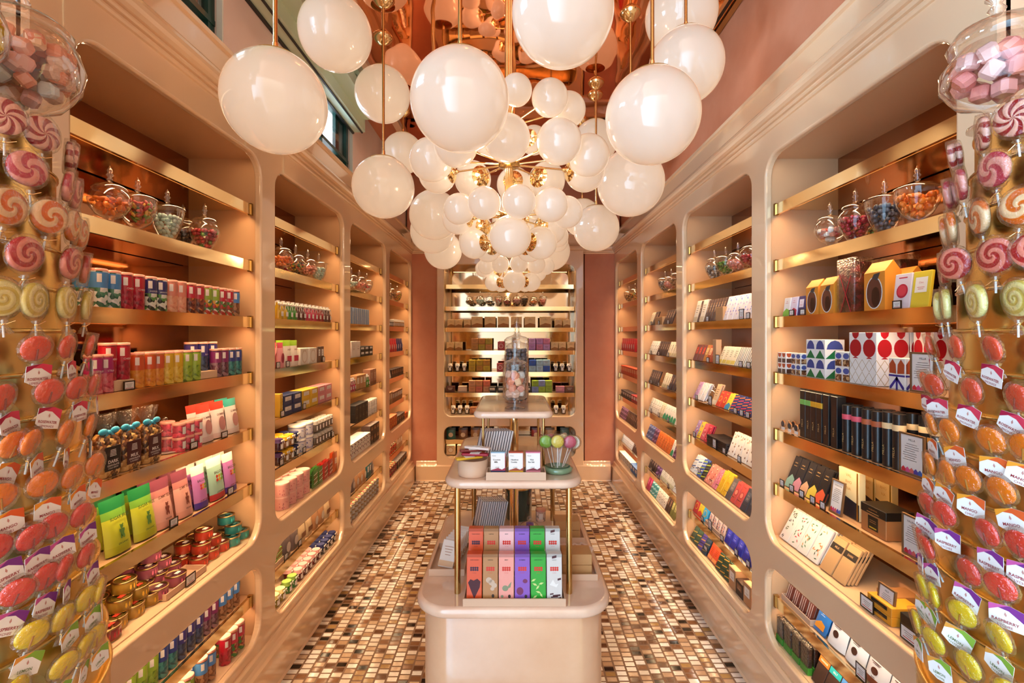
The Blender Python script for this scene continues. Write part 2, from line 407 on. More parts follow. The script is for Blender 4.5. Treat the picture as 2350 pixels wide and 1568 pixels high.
struct('baseboard_left', extr(BP2, 1.03, YB, LACQ, -1)); struct('baseboard_right', extr(BP2, 1.03, YB, LACQ, 1)); struct('baseboard_back', extr(BP2, -1.0, 1.0, LACQ))
# ceiling edge trims and the pale green shade box along the windows
t = MB(); GREY = mat('#2b2017', .4)
t.box((1.10, 2.4, ZC-.012), (.03, 5.6, .024), BRASS_D); t.box((1.065, 2.4, ZC-.006), (.018, 5.6, .012), GREY); t.box((1.04, 2.4, ZC-.01), (.02, 5.6, .02), BRASS); struct('trim_4', t)
MINT = mat('#d3e0c4', .45, name='pale_green_paint'); MINTD = mat('#9db3a0', .45)
sh = link(node('shade_box', None, loc=(-1.1, 1.7, H+1.4))); sh['category'] = 'window shade box'
sh['label'] = 'long pale green shade box mounted above the high left windows, under the ceiling'
o = (-1.1, 1.7, H+1.4)
m1 = MB(); m1.box((-1.075, 1.68, H+1.455), (.09, 3.36, .10), MINT); link(node('housing', m1.mesh('housing', o), sh))
m2 = MB(); m2.box((-.985, 1.68, H+1.515), (.09, 3.30, .07), MINT); m2.box((-1.0, 1.68, H+1.60), (.18, 3.2, .10), MINTD); link(node('fascia', m2.mesh('fascia', o), sh))
m3 = MB(); m3.box((-1.112, 1.68, H+1.400), (.014, 3.36, .012), BLK); m3.box((-1.05, 1.68, H+1.402), (.010, 3.36, .008), BLK); link(node('track', m3.mesh('track', o), sh))
for y in (.9, 1.9, 2.9):
    m4 = MB(); m4.box((-.985, y, H+1.56), (.10, .05, .02), MINT); link(node('bracket', m4.mesh('bracket', o), sh))
t = MB(); t.box((-.90, 2.4, ZC-.02), (.05, 5.2, .04), mat('#efc3a4', .4)); struct('trim_5', t)

# ------------------------------------------------------------------ cabinets
ZS = [2.045, 1.811, 1.577, 1.345, 1.111, .882]      # tops of the six upper shelves
ZSILL, ZLOW, ZBASE = .665, .415, .245
def yc(b): return 1.583 + .986*b
def openings_mesh(rects, outer, r, m, thick=.03, bev=.009):
    """front plate with rounded openings, made from a filled curve"""
    cu = bpy.data.curves.new('c', 'CURVE'); cu.dimensions = '2D'; cu.fill_mode = 'BOTH'; cu.extrude = thick/2-bev; cu.bevel_depth = bev; cu.bevel_resolution = 3
    def spl(pts):
        sp = cu.splines.new('POLY'); sp.points.add(len(pts)-1); sp.use_cyclic_u = True
        for p, q in zip(sp.points, pts): p.co = (q[0], q[1], 0, 1)
    x0, x1, y0, y1 = outer; spl([(x0, y0), (x1, y0), (x1, y1), (x0, y1)])
    for a, b, c, d in rects:
        cx, cy_ = (a+b)/2, (c+d)/2
        spl([(cx+x, cy_+y) for x, y in rr_pts(b-a+2*bev, d-c+2*bev, r+bev, 10)][::-1])
    ob = bpy.data.objects.new('c', cu); COL.objects.link(ob)
    me = bpy.data.meshes.new_from_object(ob.evaluated_get(bpy.context.evaluated_depsgraph_get()))
    bpy.data.objects.remove(ob); me.materials.clear(); me.materials.append(m)
    for p in me.polygons: p.use_smooth = False
    return me
SIDEN = {-1: 'left', 1: 'right'}
BAYN = ['nearest', 'second', 'third', 'farthest']
ledm = mat('#ffc98a', .5, emis=3.5, ecol='#ffc078', name='led_strip'); ledm.cycles.emission_sampling = 'NONE'
for s in (-1, 1):
    for b in range(4):
        y0, y1 = yc(b)-.493, yc(b)+.493
        if b == 0: y0 = 1.05
        if b == 3: y1 = YB
        u0, u1 = yc(b)-.432, yc(b)+.432
        org = (s*1.2, yc(b), 0)
        root = link(node('display_cabinet', None, loc=org)); root['category'] = 'shelving cabinet'
        root['label'] = f'{BAYN[b]} {SIDEN[s]}-hand peach lacquered display cabinet with brass-edged shelves in rounded alcoves'
        root['group'] = 'lacquered cabinets along the aisle'
        me = openings_mesh([(u0, u1, .66, 2.235), (u0, u1, .24, .555)], (y0, y1, .10, H+.86), .085, LACQ)
        for v in me.vertices:
            a, z, d = v.co; a = min(max(a, y0), y1); v.co = (s*(XW+.015-d if s > 0 else XW+.015+d*-1)-org[0], a-org[1], z)
        if s > 0: me.flip_normals()
        link(node('face_frame', me, root))
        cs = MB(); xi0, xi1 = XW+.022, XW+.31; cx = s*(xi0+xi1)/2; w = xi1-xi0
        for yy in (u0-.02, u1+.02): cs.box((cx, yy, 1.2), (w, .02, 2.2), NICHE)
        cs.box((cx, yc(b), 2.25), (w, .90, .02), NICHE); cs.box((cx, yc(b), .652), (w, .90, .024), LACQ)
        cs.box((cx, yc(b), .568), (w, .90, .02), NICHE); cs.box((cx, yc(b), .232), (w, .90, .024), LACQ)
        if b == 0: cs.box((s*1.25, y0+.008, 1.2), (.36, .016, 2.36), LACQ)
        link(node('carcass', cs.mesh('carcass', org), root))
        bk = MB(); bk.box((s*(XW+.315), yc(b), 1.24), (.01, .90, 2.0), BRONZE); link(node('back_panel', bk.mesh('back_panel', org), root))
        for k, z in enumerate(ZS + [ZLOW]):
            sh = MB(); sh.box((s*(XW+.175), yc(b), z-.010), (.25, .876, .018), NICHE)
            so = link(node('shelf', sh.mesh('shelf', org), root))
            lp = MB(); lp.box((s*(XW+.046), yc(b), z-.0215), (.012, .872, .043), BRASS)
            lp.box((s*(XW+.20), yc(b), z-.0215), (.20, .85, .004), BRASS)
            q = link(node('shelf_lip', lp.mesh('shelf_lip', org), so)); q['label'] = 'polished brass lip'
            for yy in (u0+.002, u1-.002):
                bm_ = MB(); bm_.box((s*(XW+.045), yy, z-.021), (.018, .014, .050), BRASS_D); link(node('shelf_bracket', bm_.mesh('shelf_bracket', org), so))
            ls = MB(); ls.box((s*(XW+.066), yc(b), z-.026), (.012, .84, .006), ledm); link(node('light_strip', ls.mesh('light_strip', org), so))
            pw = 1.0 if k < 6 else .8
            area('shelf_light', (s*(XW+.060), yc(b), z-.0315), .012, .82, pw, WARM, rot=(0, 0, 0), spread=2.6)
        area('alcove_light', (s*(XW+.05), yc(b), 2.236), .012, .80, .25, WARM)
        area('alcove_light', (s*(XW+.05), yc(b), .555), .012, .80, .7, (1, .86, .7) if s > 0 else WARM)

# back cabinet
BX0, BX1 = -.712, .640; BC = (BX0+BX1)/2
root = link(node('back_cabinet', None, loc=(BC, YB+.1, 0))); root['category'] = 'shelving cabinet'
root['label'] = 'wide mirror-backed peach cabinet with brass shelves on the end wall'
org = (BC, YB+.1, 0)
me = openings_mesh([(BX0, BX1, H-.842, H+.72), (BX0, BX1, H-1.27, H-.946)], (-.78, .716, .1, H+.86), .075, LACQ)
for v in me.vertices:
    a, z, d = v.co; v.co = (a-org[0], YB-.012-d-org[1], z)
link(node('face_frame', me, root))
cs = MB(); W_ = BX1-BX0+.03
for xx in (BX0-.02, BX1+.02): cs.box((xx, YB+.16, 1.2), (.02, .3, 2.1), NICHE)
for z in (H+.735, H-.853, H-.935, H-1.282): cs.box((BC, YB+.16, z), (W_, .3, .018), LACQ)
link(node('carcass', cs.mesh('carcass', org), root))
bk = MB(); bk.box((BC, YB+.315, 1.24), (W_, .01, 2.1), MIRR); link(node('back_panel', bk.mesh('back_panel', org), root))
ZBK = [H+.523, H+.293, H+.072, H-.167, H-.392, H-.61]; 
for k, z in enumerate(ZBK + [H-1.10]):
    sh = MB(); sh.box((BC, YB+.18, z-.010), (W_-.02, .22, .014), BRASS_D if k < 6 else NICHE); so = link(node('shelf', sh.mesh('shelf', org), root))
    lp = MB(); lp.box((BC, YB+.066, z-.022), (W_-.02, .012, .044), BRASS)
    q = link(node('shelf_lip', lp.mesh('shelf_lip', org), so)); q['label'] = 'polished brass lip'
    area('shelf_light', (BC, YB+.080, z-.026), 1.3, .012, 1.6, (1, .74, .42), spread=2.6)
for xx in (BX0+.03, BX1-.03):
    pm = MB(); pm.rod((xx, YB+.298, .662), (xx, YB+.298, H+.72), .006, BRASS_D); link(node('upright', pm.mesh('upright', org), root))
area('alcove_light', (BC, YB+.08, H+.715), 1.3, .02, 1.5, (1, .74, .42))

# ------------------------------------------------------------------ lamps
for y_ in (.32, 1.56, 3.06):           # daylight falling through the three high windows
    area('daylight', (-2.1, y_, H+1.42), .9, .9, 95, (.72, .86, 1), rot=(0, -PI/2, 0))
for y_, z_, e_ in ((2.1, .80, 3.5), (2.1, .56, 1.5), (3.75, .80, 4), (3.75, .56, 2)):  # fill points added at the chandelier hubs to brighten the upper walls
    l_ = bpy.data.lights.new('chandelier_fill', 'POINT'); l_.energy = e_; l_.color = (1, .72, .47); l_.shadow_soft_size = .05
    link(node('chandelier_fill', l_, loc=(-.05, y_-.05, H+z_)))
def at(px, py, Y): return Vector(((px-VX)/F*Y, Y, H + (VY-py)/F*Y))
def pendant(px, py, b, r, label, Y=None):
    Y = Y or r*F/b; p = at(px, py, Y)
    root = link(node('pendant_lamp', None, loc=p)); root['category'] = 'pendant lamp'; root['label'] = label; root['group'] = 'opal globe pendants'
    g = MB(); g.ball((0, 0, 0), r, OPAL, 48, 28); link(node('globe', g.mesh('globe'), root))
    c = MB(); a0 = math.radians(25)
    c.lathe([((r+.003)*math.sin(a0*(1-i/5)), (r+.003)*math.cos(a0*(1-i/5))) for i in range(6)], BRASS_D, 24); c.lathe([(.010, r), (.008, r+.03)], BRASS, 12)
    link(node('cap', c.mesh('cap'), root))
    zt = ZC-p.z
    d = MB(); d.rod((0, 0, r), (0, 0, zt), .0065, BRASS_D, 10); link(node('rod', d.mesh('rod'), root))
    k = MB(); k.lathe([(.004, zt-.045), (.02, zt-.04), (.045, zt-.018), (.055, zt-.004), (.055, zt)], BRASS, 24); link(node('canopy', k.mesh('canopy'), root))
PEN = [
 (632, 235, 113, .15, 'large opal globe pendant nearest the left wall, just above its cornice'),
 (770, 77, 81, .15, 'opal globe pendant reflecting daylight beside the pale green shade box'),
 (878, 217, 62, .15, 'smaller-looking opal globe hanging directly above the lowest left pendant'),
 (880, 430, 70, .15, 'lowest-hanging opal globe pendant on the left, bluish with daylight'),
 (1056, 232, 113, .15, 'large opal globe pendant near centre, just left of the brass chandelier stem'),
 (1291, 29, 116.5, .15, 'large opal globe pendant cut by the top edge, right of the chandelier stem'),
 (1497, 268, 106.5, .15, 'large opal globe pendant hanging low on the right, frontmost there'),
 (1574, 152, 83.5, .15, 'opal globe pendant high on the right, half behind the frontmost right globe'),
 (1563, 35, 80, .158, 'opal globe pendant highest at the right, partly behind two other globes'),
 (1447, 420, 76, .17, 'opal globe pendant on the right, below and behind the frontmost right globe'),
 (1368, 524, 52.5, .15, 'opal globe pendant hanging alone right of the lower chandelier cluster'),
 (1336, 500, 43, .145, 'small distant opal globe peeking behind the lone globe right of the chandelier'),
 (1366, 326, 50, .15, 'opal globe pendant behind the chandelier, on its upper right'),
 (997, 494, 57, .15, 'opal globe pendant left of the chandelier, bluish-white'),
 (993, 531, 51, .15, 'warm-toned opal globe just below and behind the bluish globe left of chandelier'),
 (1017, 575, 43, .15, 'opal globe pendant low on the left, in front of the back cabinet top'),
 (1264, 577, 44, .17, 'opal globe pendant low on the right, in front of the back cabinet top'),
 (925, 352, 46, .148, 'distant opal globe pendant behind the lowest left pendant rod'),
]
for px, py, b, r, lab in PEN: pendant(px, py, b, r, lab)

def chandelier(Y1, X1, label):
    base = Vector((X1, Y1, 0)); S = 2.1
    def off(px, py, yr):                       # measured against the near chandelier at 2.1 m
        Yg = S*yr; return Vector(((px-VX)/F*Yg - (-.009*S), Yg-S, H + (VY-py)/F*Yg))
    root = link(node('chandelier', None, loc=(X1, Y1, ZC))); root['category'] = 'chandelier'; root['label'] = label; root['group'] = 'brass chandeliers of opal globes'
    O = (0, 0, ZC)
    st = MB(); zb = H+.46
    for i in range(10):
        a = 2*PI*i/10; st.rod((.013*math.cos(a), .013*math.sin(a), zb), (.013*math.cos(a), .013*math.sin(a), ZC-.03), .005, BRASS, 6)
    st.lathe([(.06, ZC-.03), (.09, ZC)], BRASS, 24); link(node('stem', st.mesh('stem', O), root))
    tiers = [(.43*S, [(1185, 207, .86, 36), (1262, 225, .88, 42), (1304, 252, .95, 40), (1225, 322, 1.13, 33), (1105, 205, .88, 38), (1060, 240, .97, 38), (1120, 325, 1.13, 34)]),
             (.351*S, [(1163, 317, .865, 54), (1283, 325, .895, 52), (1350, 357, .96, 48), (1342, 394, 1.06, 46), (1255, 414, 1.12, 42), (1180, 424, 1.15, 40), (1085, 412, 1.12, 42), (1004, 400, 1.06, 43), (990, 367, .95, 50), (1046, 333, .89, 50)]),
             (.244*S, [(1111, 466, .90, 38), (1191, 463, .89, 39), (1054, 480, .94, 36), (1264, 470, .92, 40), (1300, 487, 1.0, 37), (1050, 503, 1.04, 35), (1095, 526, 1.12, 35), (1172, 530, 1.14, 34), (1262, 524, 1.10, 37)]),
             (.195*S, [(1171, 543, .93, 48), (1088, 560, 1.05, 34), (1240, 558, 1.06, 38), (1120, 572, 1.13, 30), (1215, 572, 1.13, 30)])]
    for hz, gl in tiers:
        hub = Vector((0, 0, H+hz)); hm = MB(); hm.lathe([(.012, hub.z-.012), (.045, hub.z-.009), (.05, hub.z), (.045, hub.z+.009), (.012, hub.z+.012)], BRASS_D, 24)
        link(node('hub', hm.mesh('hub', O), root))
        for px, py, yr, rp in gl:
            p = off(px, py, yr); r = rp/F*S*yr; d = (hub-p).normalized(); q = p + d*(r-.002)
            am = MB(); am.rod(hub, q, .0042, BRASS, 7); ao = link(node('arm', am.mesh('arm', O), root))
            X = Matrix.Translation(p) @ d.to_track_quat('Z', 'Y').to_matrix().to_4x4()
            cm = MB(); a0 = math.radians(33)
            cm.lathe([((r+.002)*math.sin(a0*(1-i/5)), (r+.002)*math.cos(a0*(1-i/5))) for i in range(5)] + [(.012, r+.010), (.006, r+.022)], BRASS, 18, xf=X)
            link(node('cup', cm.mesh('cup', O), ao))
            gm = MB(); gm.ball(p, r, OPAL, 36, 20); link(node('globe', gm.mesh('globe', O), root))
chandelier(2.1, -.009*2.1, 'nearer tiered brass chandelier of clustered opal globes above the central display stand')
chandelier(3.75, 0.0, 'farther brass chandelier of opal globes hanging before the back cabinet')
# ------------------------------------------------------------------ candy jars
def jar_shape(kind, k=1., kz=None):
    kz = kz or k
    """profiles (radius, height) of bowl, lid and finial; k scales to metres"""
    J = {
     'urn':   ([(.028, 0), (.027, .004), (.006, .009), (.008, .016), (.014, .02), (.030, .034), (.043, .062), (.048, .09), (.047, .108)], [(.050, .108), (.050, .112), (.036, .122), (.012, .129), (.006, .133)], .133, .022, .107),
     'taper': ([(.012, 0), (.014, .004), (.024, .016), (.037, .05), (.044, .085), (.046, .112)], [(.050, .112), (.050, .116), (.034, .124), (.011, .131), (.006, .135)], .135, .008, .108),
     'bowl':  ([(.032, 0), (.031, .004), (.008, .01), (.011, .022), (.034, .034), (.050, .056), (.054, .078), (.048, .098), (.040, .108)], [(.044, .108), (.045, .113), (.034, .124), (.012, .131), (.006, .135)], .135, .026, .095),
     'ginger':([(.022, 0), (.024, .004), (.020, .012), (.028, .026), (.041, .055), (.046, .084), (.040, .104), (.030, .112), (.032, .120)], [(.036, .120), (.035, .126), (.024, .134), (.010, .140), (.006, .144)], .144, .012, .10),
     'bulge': ([(.026, 0), (.025, .004), (.008, .012), (.012, .022), (.036, .032), (.050, .052), (.050, .07), (.040, .084), (.034, .092)], [(.042, .092), (.044, .098), (.036, .112), (.014, .122), (.006, .127)], .127, .026, .082),
    }[kind]
    sc = lambda P: [(r*k, z*kz) for r, z in P]
    return sc(J[0]), sc(J[1]), J[2]*kz, J[3]*kz, J[4]*kz
def fin_prof(z, k): return [(.004*k, z), (.0085*k, z+.006*k), (.004*k, z+.012*k), (.0105*k, z+.019*k), (.005*k, z+.026*k), (.008*k, z+.032*k), (.004*k, z+.040*k), (.001*k, z+.048*k)]
def interp(P, z):
    for (r0, z0), (r1, z1) in zip(P, P[1:]):
        if z0 <= z <= z1 and z1 > z0: return r0+(r1-r0)*(z-z0)/(z1-z0)
    return P[-1][0]
CANDY = {
 'orange gummy rings': (['#f0852a', '#e8701c'], 'sq', .011), 'mixed gummy worms': (['#c9452e', '#7fa23a', '#e8b04a', '#b43a34'], 'worm', .008),
 'pale blue sugared candies': (['#cfe4dd', '#e6f1ea', '#b9d6cf'], 'ball', .0085), 'dark chocolate drops': (['#34190f', '#4a2413', '#20100a'], 'ball', .009),
 'red and green jellies': (['#b3202b', '#c8323a', '#5f8f35', '#8f1622'], 'ball', .009), 'pink bonbons': (['#e7a1a0', '#f2c4bc', '#d98082'], 'ball', .009),
 'pink marshmallow cubes': (['#f3a79f', '#f7c3bb', '#ee9188'], 'cube', .016), 'multicoloured marshmallows': (['#f3a184', '#ecc4ae', '#e8a898', '#f8cfa8', '#dfe2e0'], 'cube', .014),
 'yellow sugared candies': (['#f3d312', '#e9c30c'], 'ball', .013), 'grey-blue chocolate pebbles': (['#5a5c66', '#6f717a', '#494a52'], 'ball', .009),
 'green jelly beans': (['#4e7a25', '#6a9432', '#385b18'], 'ball', .007), 'rainbow jelly beans': (['#d8392c', '#e8b32d', '#4c8f3a', '#e97a2a', '#3a2a24'], 'ball', .006),
 'salmon gummy hearts': (['#ef9a83', '#f4b49e', '#e27f6c'], 'ball', .008), 'cream and red sweets': (['#ead4c0', '#c94b45', '#f3e6da', '#d98f7a'], 'cube', .010),
 'brown mixed nuts': (['#8b5a33', '#a8743f', '#5e3619', '#c79a63'], 'ball', .007), 'white and brown pebbles': (['#dcd2c4', '#4b3a32', '#b9aea1', '#8a7a6c'], 'ball', .008),
 'red berry gums': (['#a5122a', '#c41f3a', '#7a0c1c'], 'ball', .008),
}
_cand = {}
def candy_fill(name, prof, z0, z1, rmax=None, seed=1, N=None):
    cols, sh, r = CANDY[name]; r = r*(1.0); rnd = random.Random(seed); mb = MB(); ms = [mat(c, .35, coat=.3, name='candy') for c in cols]
    z = z0 + r*1.3; rows = 0
    while z < z1 and rows < 40:
        R_ = min(interp(prof, z), interp(prof, max(z-r, prof[0][1]))) - r*{'cube': 1.45, 'worm': 1.72, 'sq': 1.0, 'ball': .98}[sh] - .0016
        ring = 0
        while R_ > 0 and ring < (3 if z + 2.0*r >= z1 else 1):
            n = max(1, int(2*PI*R_/(r*1.75))) if R_ > r*.7 else 1
            for i in range(n):
                a = 2*PI*i/n + rnd.random()*.5 + rows; q = R_ if n > 1 else 0
                p = (q*math.cos(a), q*math.sin(a), z+rnd.uniform(-.2, .2)*r); m = rnd.choice(ms)
                X = Matrix.Translation(p) @ Matrix.Rotation(rnd.random()*6, 4, (rnd.random()+.1, rnd.random(), rnd.random()))
                if sh == 'ball': mb.ball((0, 0, 0), r, m, 7, 4, (1, .85, .75), xf=X)
                elif sh == 'cube': mb.slab(1.7*r, 1.7*r, 1.5*r, m, r=r*.4, e=r*.25, c=(0, 0, -.75*r), seg=1, xf=X, smooth=False)
                elif sh == 'sq': mb.ball((0, 0, 0), r, m, 8, 4, (1, .9, .45), xf=X)
                else: mb.ball((0, 0, 0), r, m, 7, 4, (1.7, .6, .6), xf=X)
            R_ -= r*1.6; ring += 1
        z += r*1.45; rows += 1
    # hidden middle of the pile
    return mb
_jp = {}
def jar_proto(kind, candy, k=1., fill=.85, tall=False):
    key = (kind, candy, round(k, 2), fill, tall); kz = k if tall else min(k, .96)
    if key in _jp: return _jp[key]
    bowl, lid, zf, z0, z1 = jar_shape(kind, k, kz); seg = 28 if k > .9 else 20
    P = Proto('candy_jar', f'lidded glass jar of {candy}', 'jar', .1*k, .1*k, (zf+.048*kz), 'glass candy jars')
    g = MB(); g.lathe(bowl, GLASS, seg, cap0=True, cap1=False); P.part('bowl', g)
    l = MB(); l.lathe(lid, GLASS, seg, cap0=False, cap1=False); e = P.part('lid', l)
    f = MB(); f.lathe(fin_prof(zf, kz), GLASS, 12); P.part('finial', f, parent=e)
    zt = z0 + (z1-z0)*fill
    c = candy_fill(candy, bowl, z0, zt, seed=len(_jp)+3)
    P.contents = Proto('candies', f'{candy} filling a lidded glass jar', 'candy', 0, 0, 0, mb=c)
    _jp[key] = P; return P

# ------------------------------------------------------------------ lollipops and their stands
def lolly(kind):
    if kind in _lp: return _lp[kind]
    SW = {'red': ('#9c0c22', '#f4b8a4', 7, 9.0, .42, 'red and white swirl lollipop'), 'pink': ('#c2304a', '#f09c90', 3, 8.5, .45, 'pink swirl lollipop'),
          'orange': ('#e56a0c', '#fbcf9e', 2, 9.5, .5, 'orange and cream swirl lollipop'), 'coral': ('#b40f22', '#f08a78', 2, 13, .5, 'deep red rose-swirl lollipop'),
          'cream': ('#dfc65a', '#f6e89a', 1, 16, .35, 'pale yellow coiled lollipop')}
    FL = {'rose': ('#e2472a', '#a5173f', '#d83a56', ('ROSEWATER', 'LEMONADE'), 'clear rose lollipop with magenta tag'),
          'mango': ('#f47c04', '#ef9b2c', '#e2602a', ('MANGO', 'CHILI'), 'clear orange lollipop with orange tag'),
          'rasp': ('#e23326', '#c9579a', '#7a2f86', ('RASPBERRY', 'LYCHEE'), 'clear red lollipop with purple tag'),
          'lemon': ('#ecc80a', '#e39a3c', '#86ad3a', ('LEMON', 'THYME'), 'clear yellow lollipop with green tag')}
    rnd = random.Random(len(kind)*7+3)
    if kind in SW:
        c1, c2, n, tw, ed, desc = SW[kind]; zc, R_ = .045, .0255
        P = Proto('swirl_lollipop', desc, 'lollipop', .055, .03, .075, 'lollipops')
        m = swirl(c1, c2, n, tw, ed)
        X = Matrix.Rotation(PI/2, 4, 'X')
        d = MB(); d.lathe([(.004, -.0052), (.018, -.0056), (.0245, -.0042), (R_, 0), (.0245, .0042), (.018, .0058), (.004, .0068)], m, 32, xf=X)
        P.part('candy', d, loc=(0, 0, zc))
    else:
        c1, t1, t2, words, desc = FL[kind]; zc, R_ = .041, .0182
        P = Proto('flat_lollipop', desc, 'lollipop', .055, .03, .075, 'lollipops')
        m = bpy.data.materials.get('hard_candy_'+kind)
        m, nt, b = new_mat('hard_candy_'+kind)
        b.inputs['Base Color'].default_value = lin(c1); b.inputs['Roughness'].default_value = .12; b.inputs['Coat Weight'].default_value = .6
        b.inputs['Subsurface Weight'].default_value = .35; b.inputs['Subsurface Scale'].default_value = .02
        N = nt.nodes.new; L = nt.links.new; tc = N('ShaderNodeTexCoord'); nz = N('ShaderNodeTexNoise'); nz.inputs['Scale'].default_value = 60; L(tc.outputs['Object'], nz.inputs['Vector'])
        bp = N('ShaderNodeBump'); bp.inputs['Strength'].default_value = .35; bp.inputs['Distance'].default_value = .01; L(nz.outputs['Fac'], bp.inputs['Height']); L(bp.outputs[0], b.inputs['Normal'])
        X = Matrix.Rotation(PI/2, 4, 'X')
        d = MB(); d.lathe([(.004, -.0038), (.015, -.0042), (R_, -.001), (R_+.0008, .0012), (R_-.002, .0035), (.014, .0045), (.004, .005)], m, 28, xf=X)
        P.part('candy', d, loc=(0, 0, zc))
        st = MB(); st.rod((0, -.0052, -.017), (0, -.0048, 0), .0013, mat('#8e2a20', .4) if kind in ('rose', 'rasp') else mat('#b87a1c', .4), 6); P.part('stick_core', st, loc=(0, 0, zc))
        tg = MB(); W, Hh = .036, .032
        X2 = Matrix.Rotation(-.18, 4, 'X')
        S0 = [(-W/2, Hh/2-.004), (-W/2, -Hh/2+.006), (-W/2+.012, -Hh/2), (W/2, -Hh/2+.001), (W/2, Hh/2-.003), (W*.1, Hh/2)]
        tg.add([(x, y, z) for y in (0, .0006) for x, z in S0], [tuple(range(6)), tuple(range(11, 5, -1))] + [(i, (i+1) % 6, 6+(i+1) % 6, 6+i) for i in range(6)], CARD)
        tg.poly([(-W/2, Hh/2-.004), (-W/2, Hh*.10), (-W*.22, Hh*.30), (W*.10, Hh/2)], mat(t1, .5), -.0004)
        tg.poly([(W*.1, Hh/2), (-W*.22, Hh*.30), (W*.08, Hh*.28), (W/2, -.001), (W/2, Hh/2-.003)], mat(t2, .5), -.0003)
        tg.poly([(-W*.02, Hh*.2), (W*.03, Hh*.08), (0, Hh*.0), (-W*.05, Hh*.08)], mat('#c98f86', .6), -.0005)
        tg.text(words[0], -.001, -.0065, .0055, mat('#a03a3c' if kind != 'lemon' else '#7d8a5a', .6), -.0005, True, W*.8)
        tg.text(words[1], -.001, -.0125, .0046, mat('#a03a3c' if kind != 'lemon' else '#7d8a5a', .6), -.0005, False, W*.6)
        P.part('tag', tg, loc=(.003, -.010, .004), rot=(-.2, .12, .15), label=f'white card tag reading {words[0]} {words[1]}')
    # cellophane: a crinkled pouch over the disc, gathered at the tie and flaring again below
    w = MB(); n = 22; rs = []
    def ring(z, rx, ry, j): return [(rx*math.cos(2*PI*i/n)*(1+j*(rnd.random()-.5)), ry*math.sin(2*PI*i/n)*(1+2*j*(rnd.random()-.5)), z+j*.004*(rnd.random()-.5)) for i in range(n)]
    R2 = R_+.003
    for t in range(9):
        a = PI*.97*(1-t/8)+.03 - PI/2
        rs.append(ring(zc + R2*math.sin(a)*1.05, max(R2*math.cos(a), .002)+.0015, .0075+.001*math.cos(a), .05))
    rs += [ring(zc-R2-.004, .007, .004, .25), ring(zc-R2-.008, .0025, .002, .2), ring(zc-R2-.012, .006, .004, .4), ring(zc-R2-.022, .010, .006, .5)]
    w.rings(rs, FILM, True, True, False); P.part('wrapper', w)
    tt = MB(); tz = zc-R2-.008
    tt.lathe([(.0028, tz-.001), (.0034, tz), (.0028, tz+.001)], BRASS, 8); tt.rod((.002, -.002, tz), (.011, -.006, tz+.004), .0006, BRASS, 5); tt.rod((-.002, -.002, tz), (-.009, -.005, tz-.007), .0006, BRASS, 5)
    P.part('twist_tie', tt)
    s2 = MB(); s2.rod((0, 0, tz+.006), (0, .001, -.010), .0014, WHITE, 7); P.part('stick', s2)
    _lp[kind] = P; return P
_lp = {}
def rotz(p, a): return (p[0]*math.cos(a)-p[1]*math.sin(a), p[0]*math.sin(a)+p[1]*math.cos(a))
RT = lambda k: .19 + .0055*k
CS = (.93, .70)
ROWN = ['', 'first', 'second', 'third', 'fourth', 'fifth', 'sixth', 'seventh', 'eighth', 'ninth', 'tenth', 'eleventh', 'twelfth', 'thirteenth', 'fourteenth']
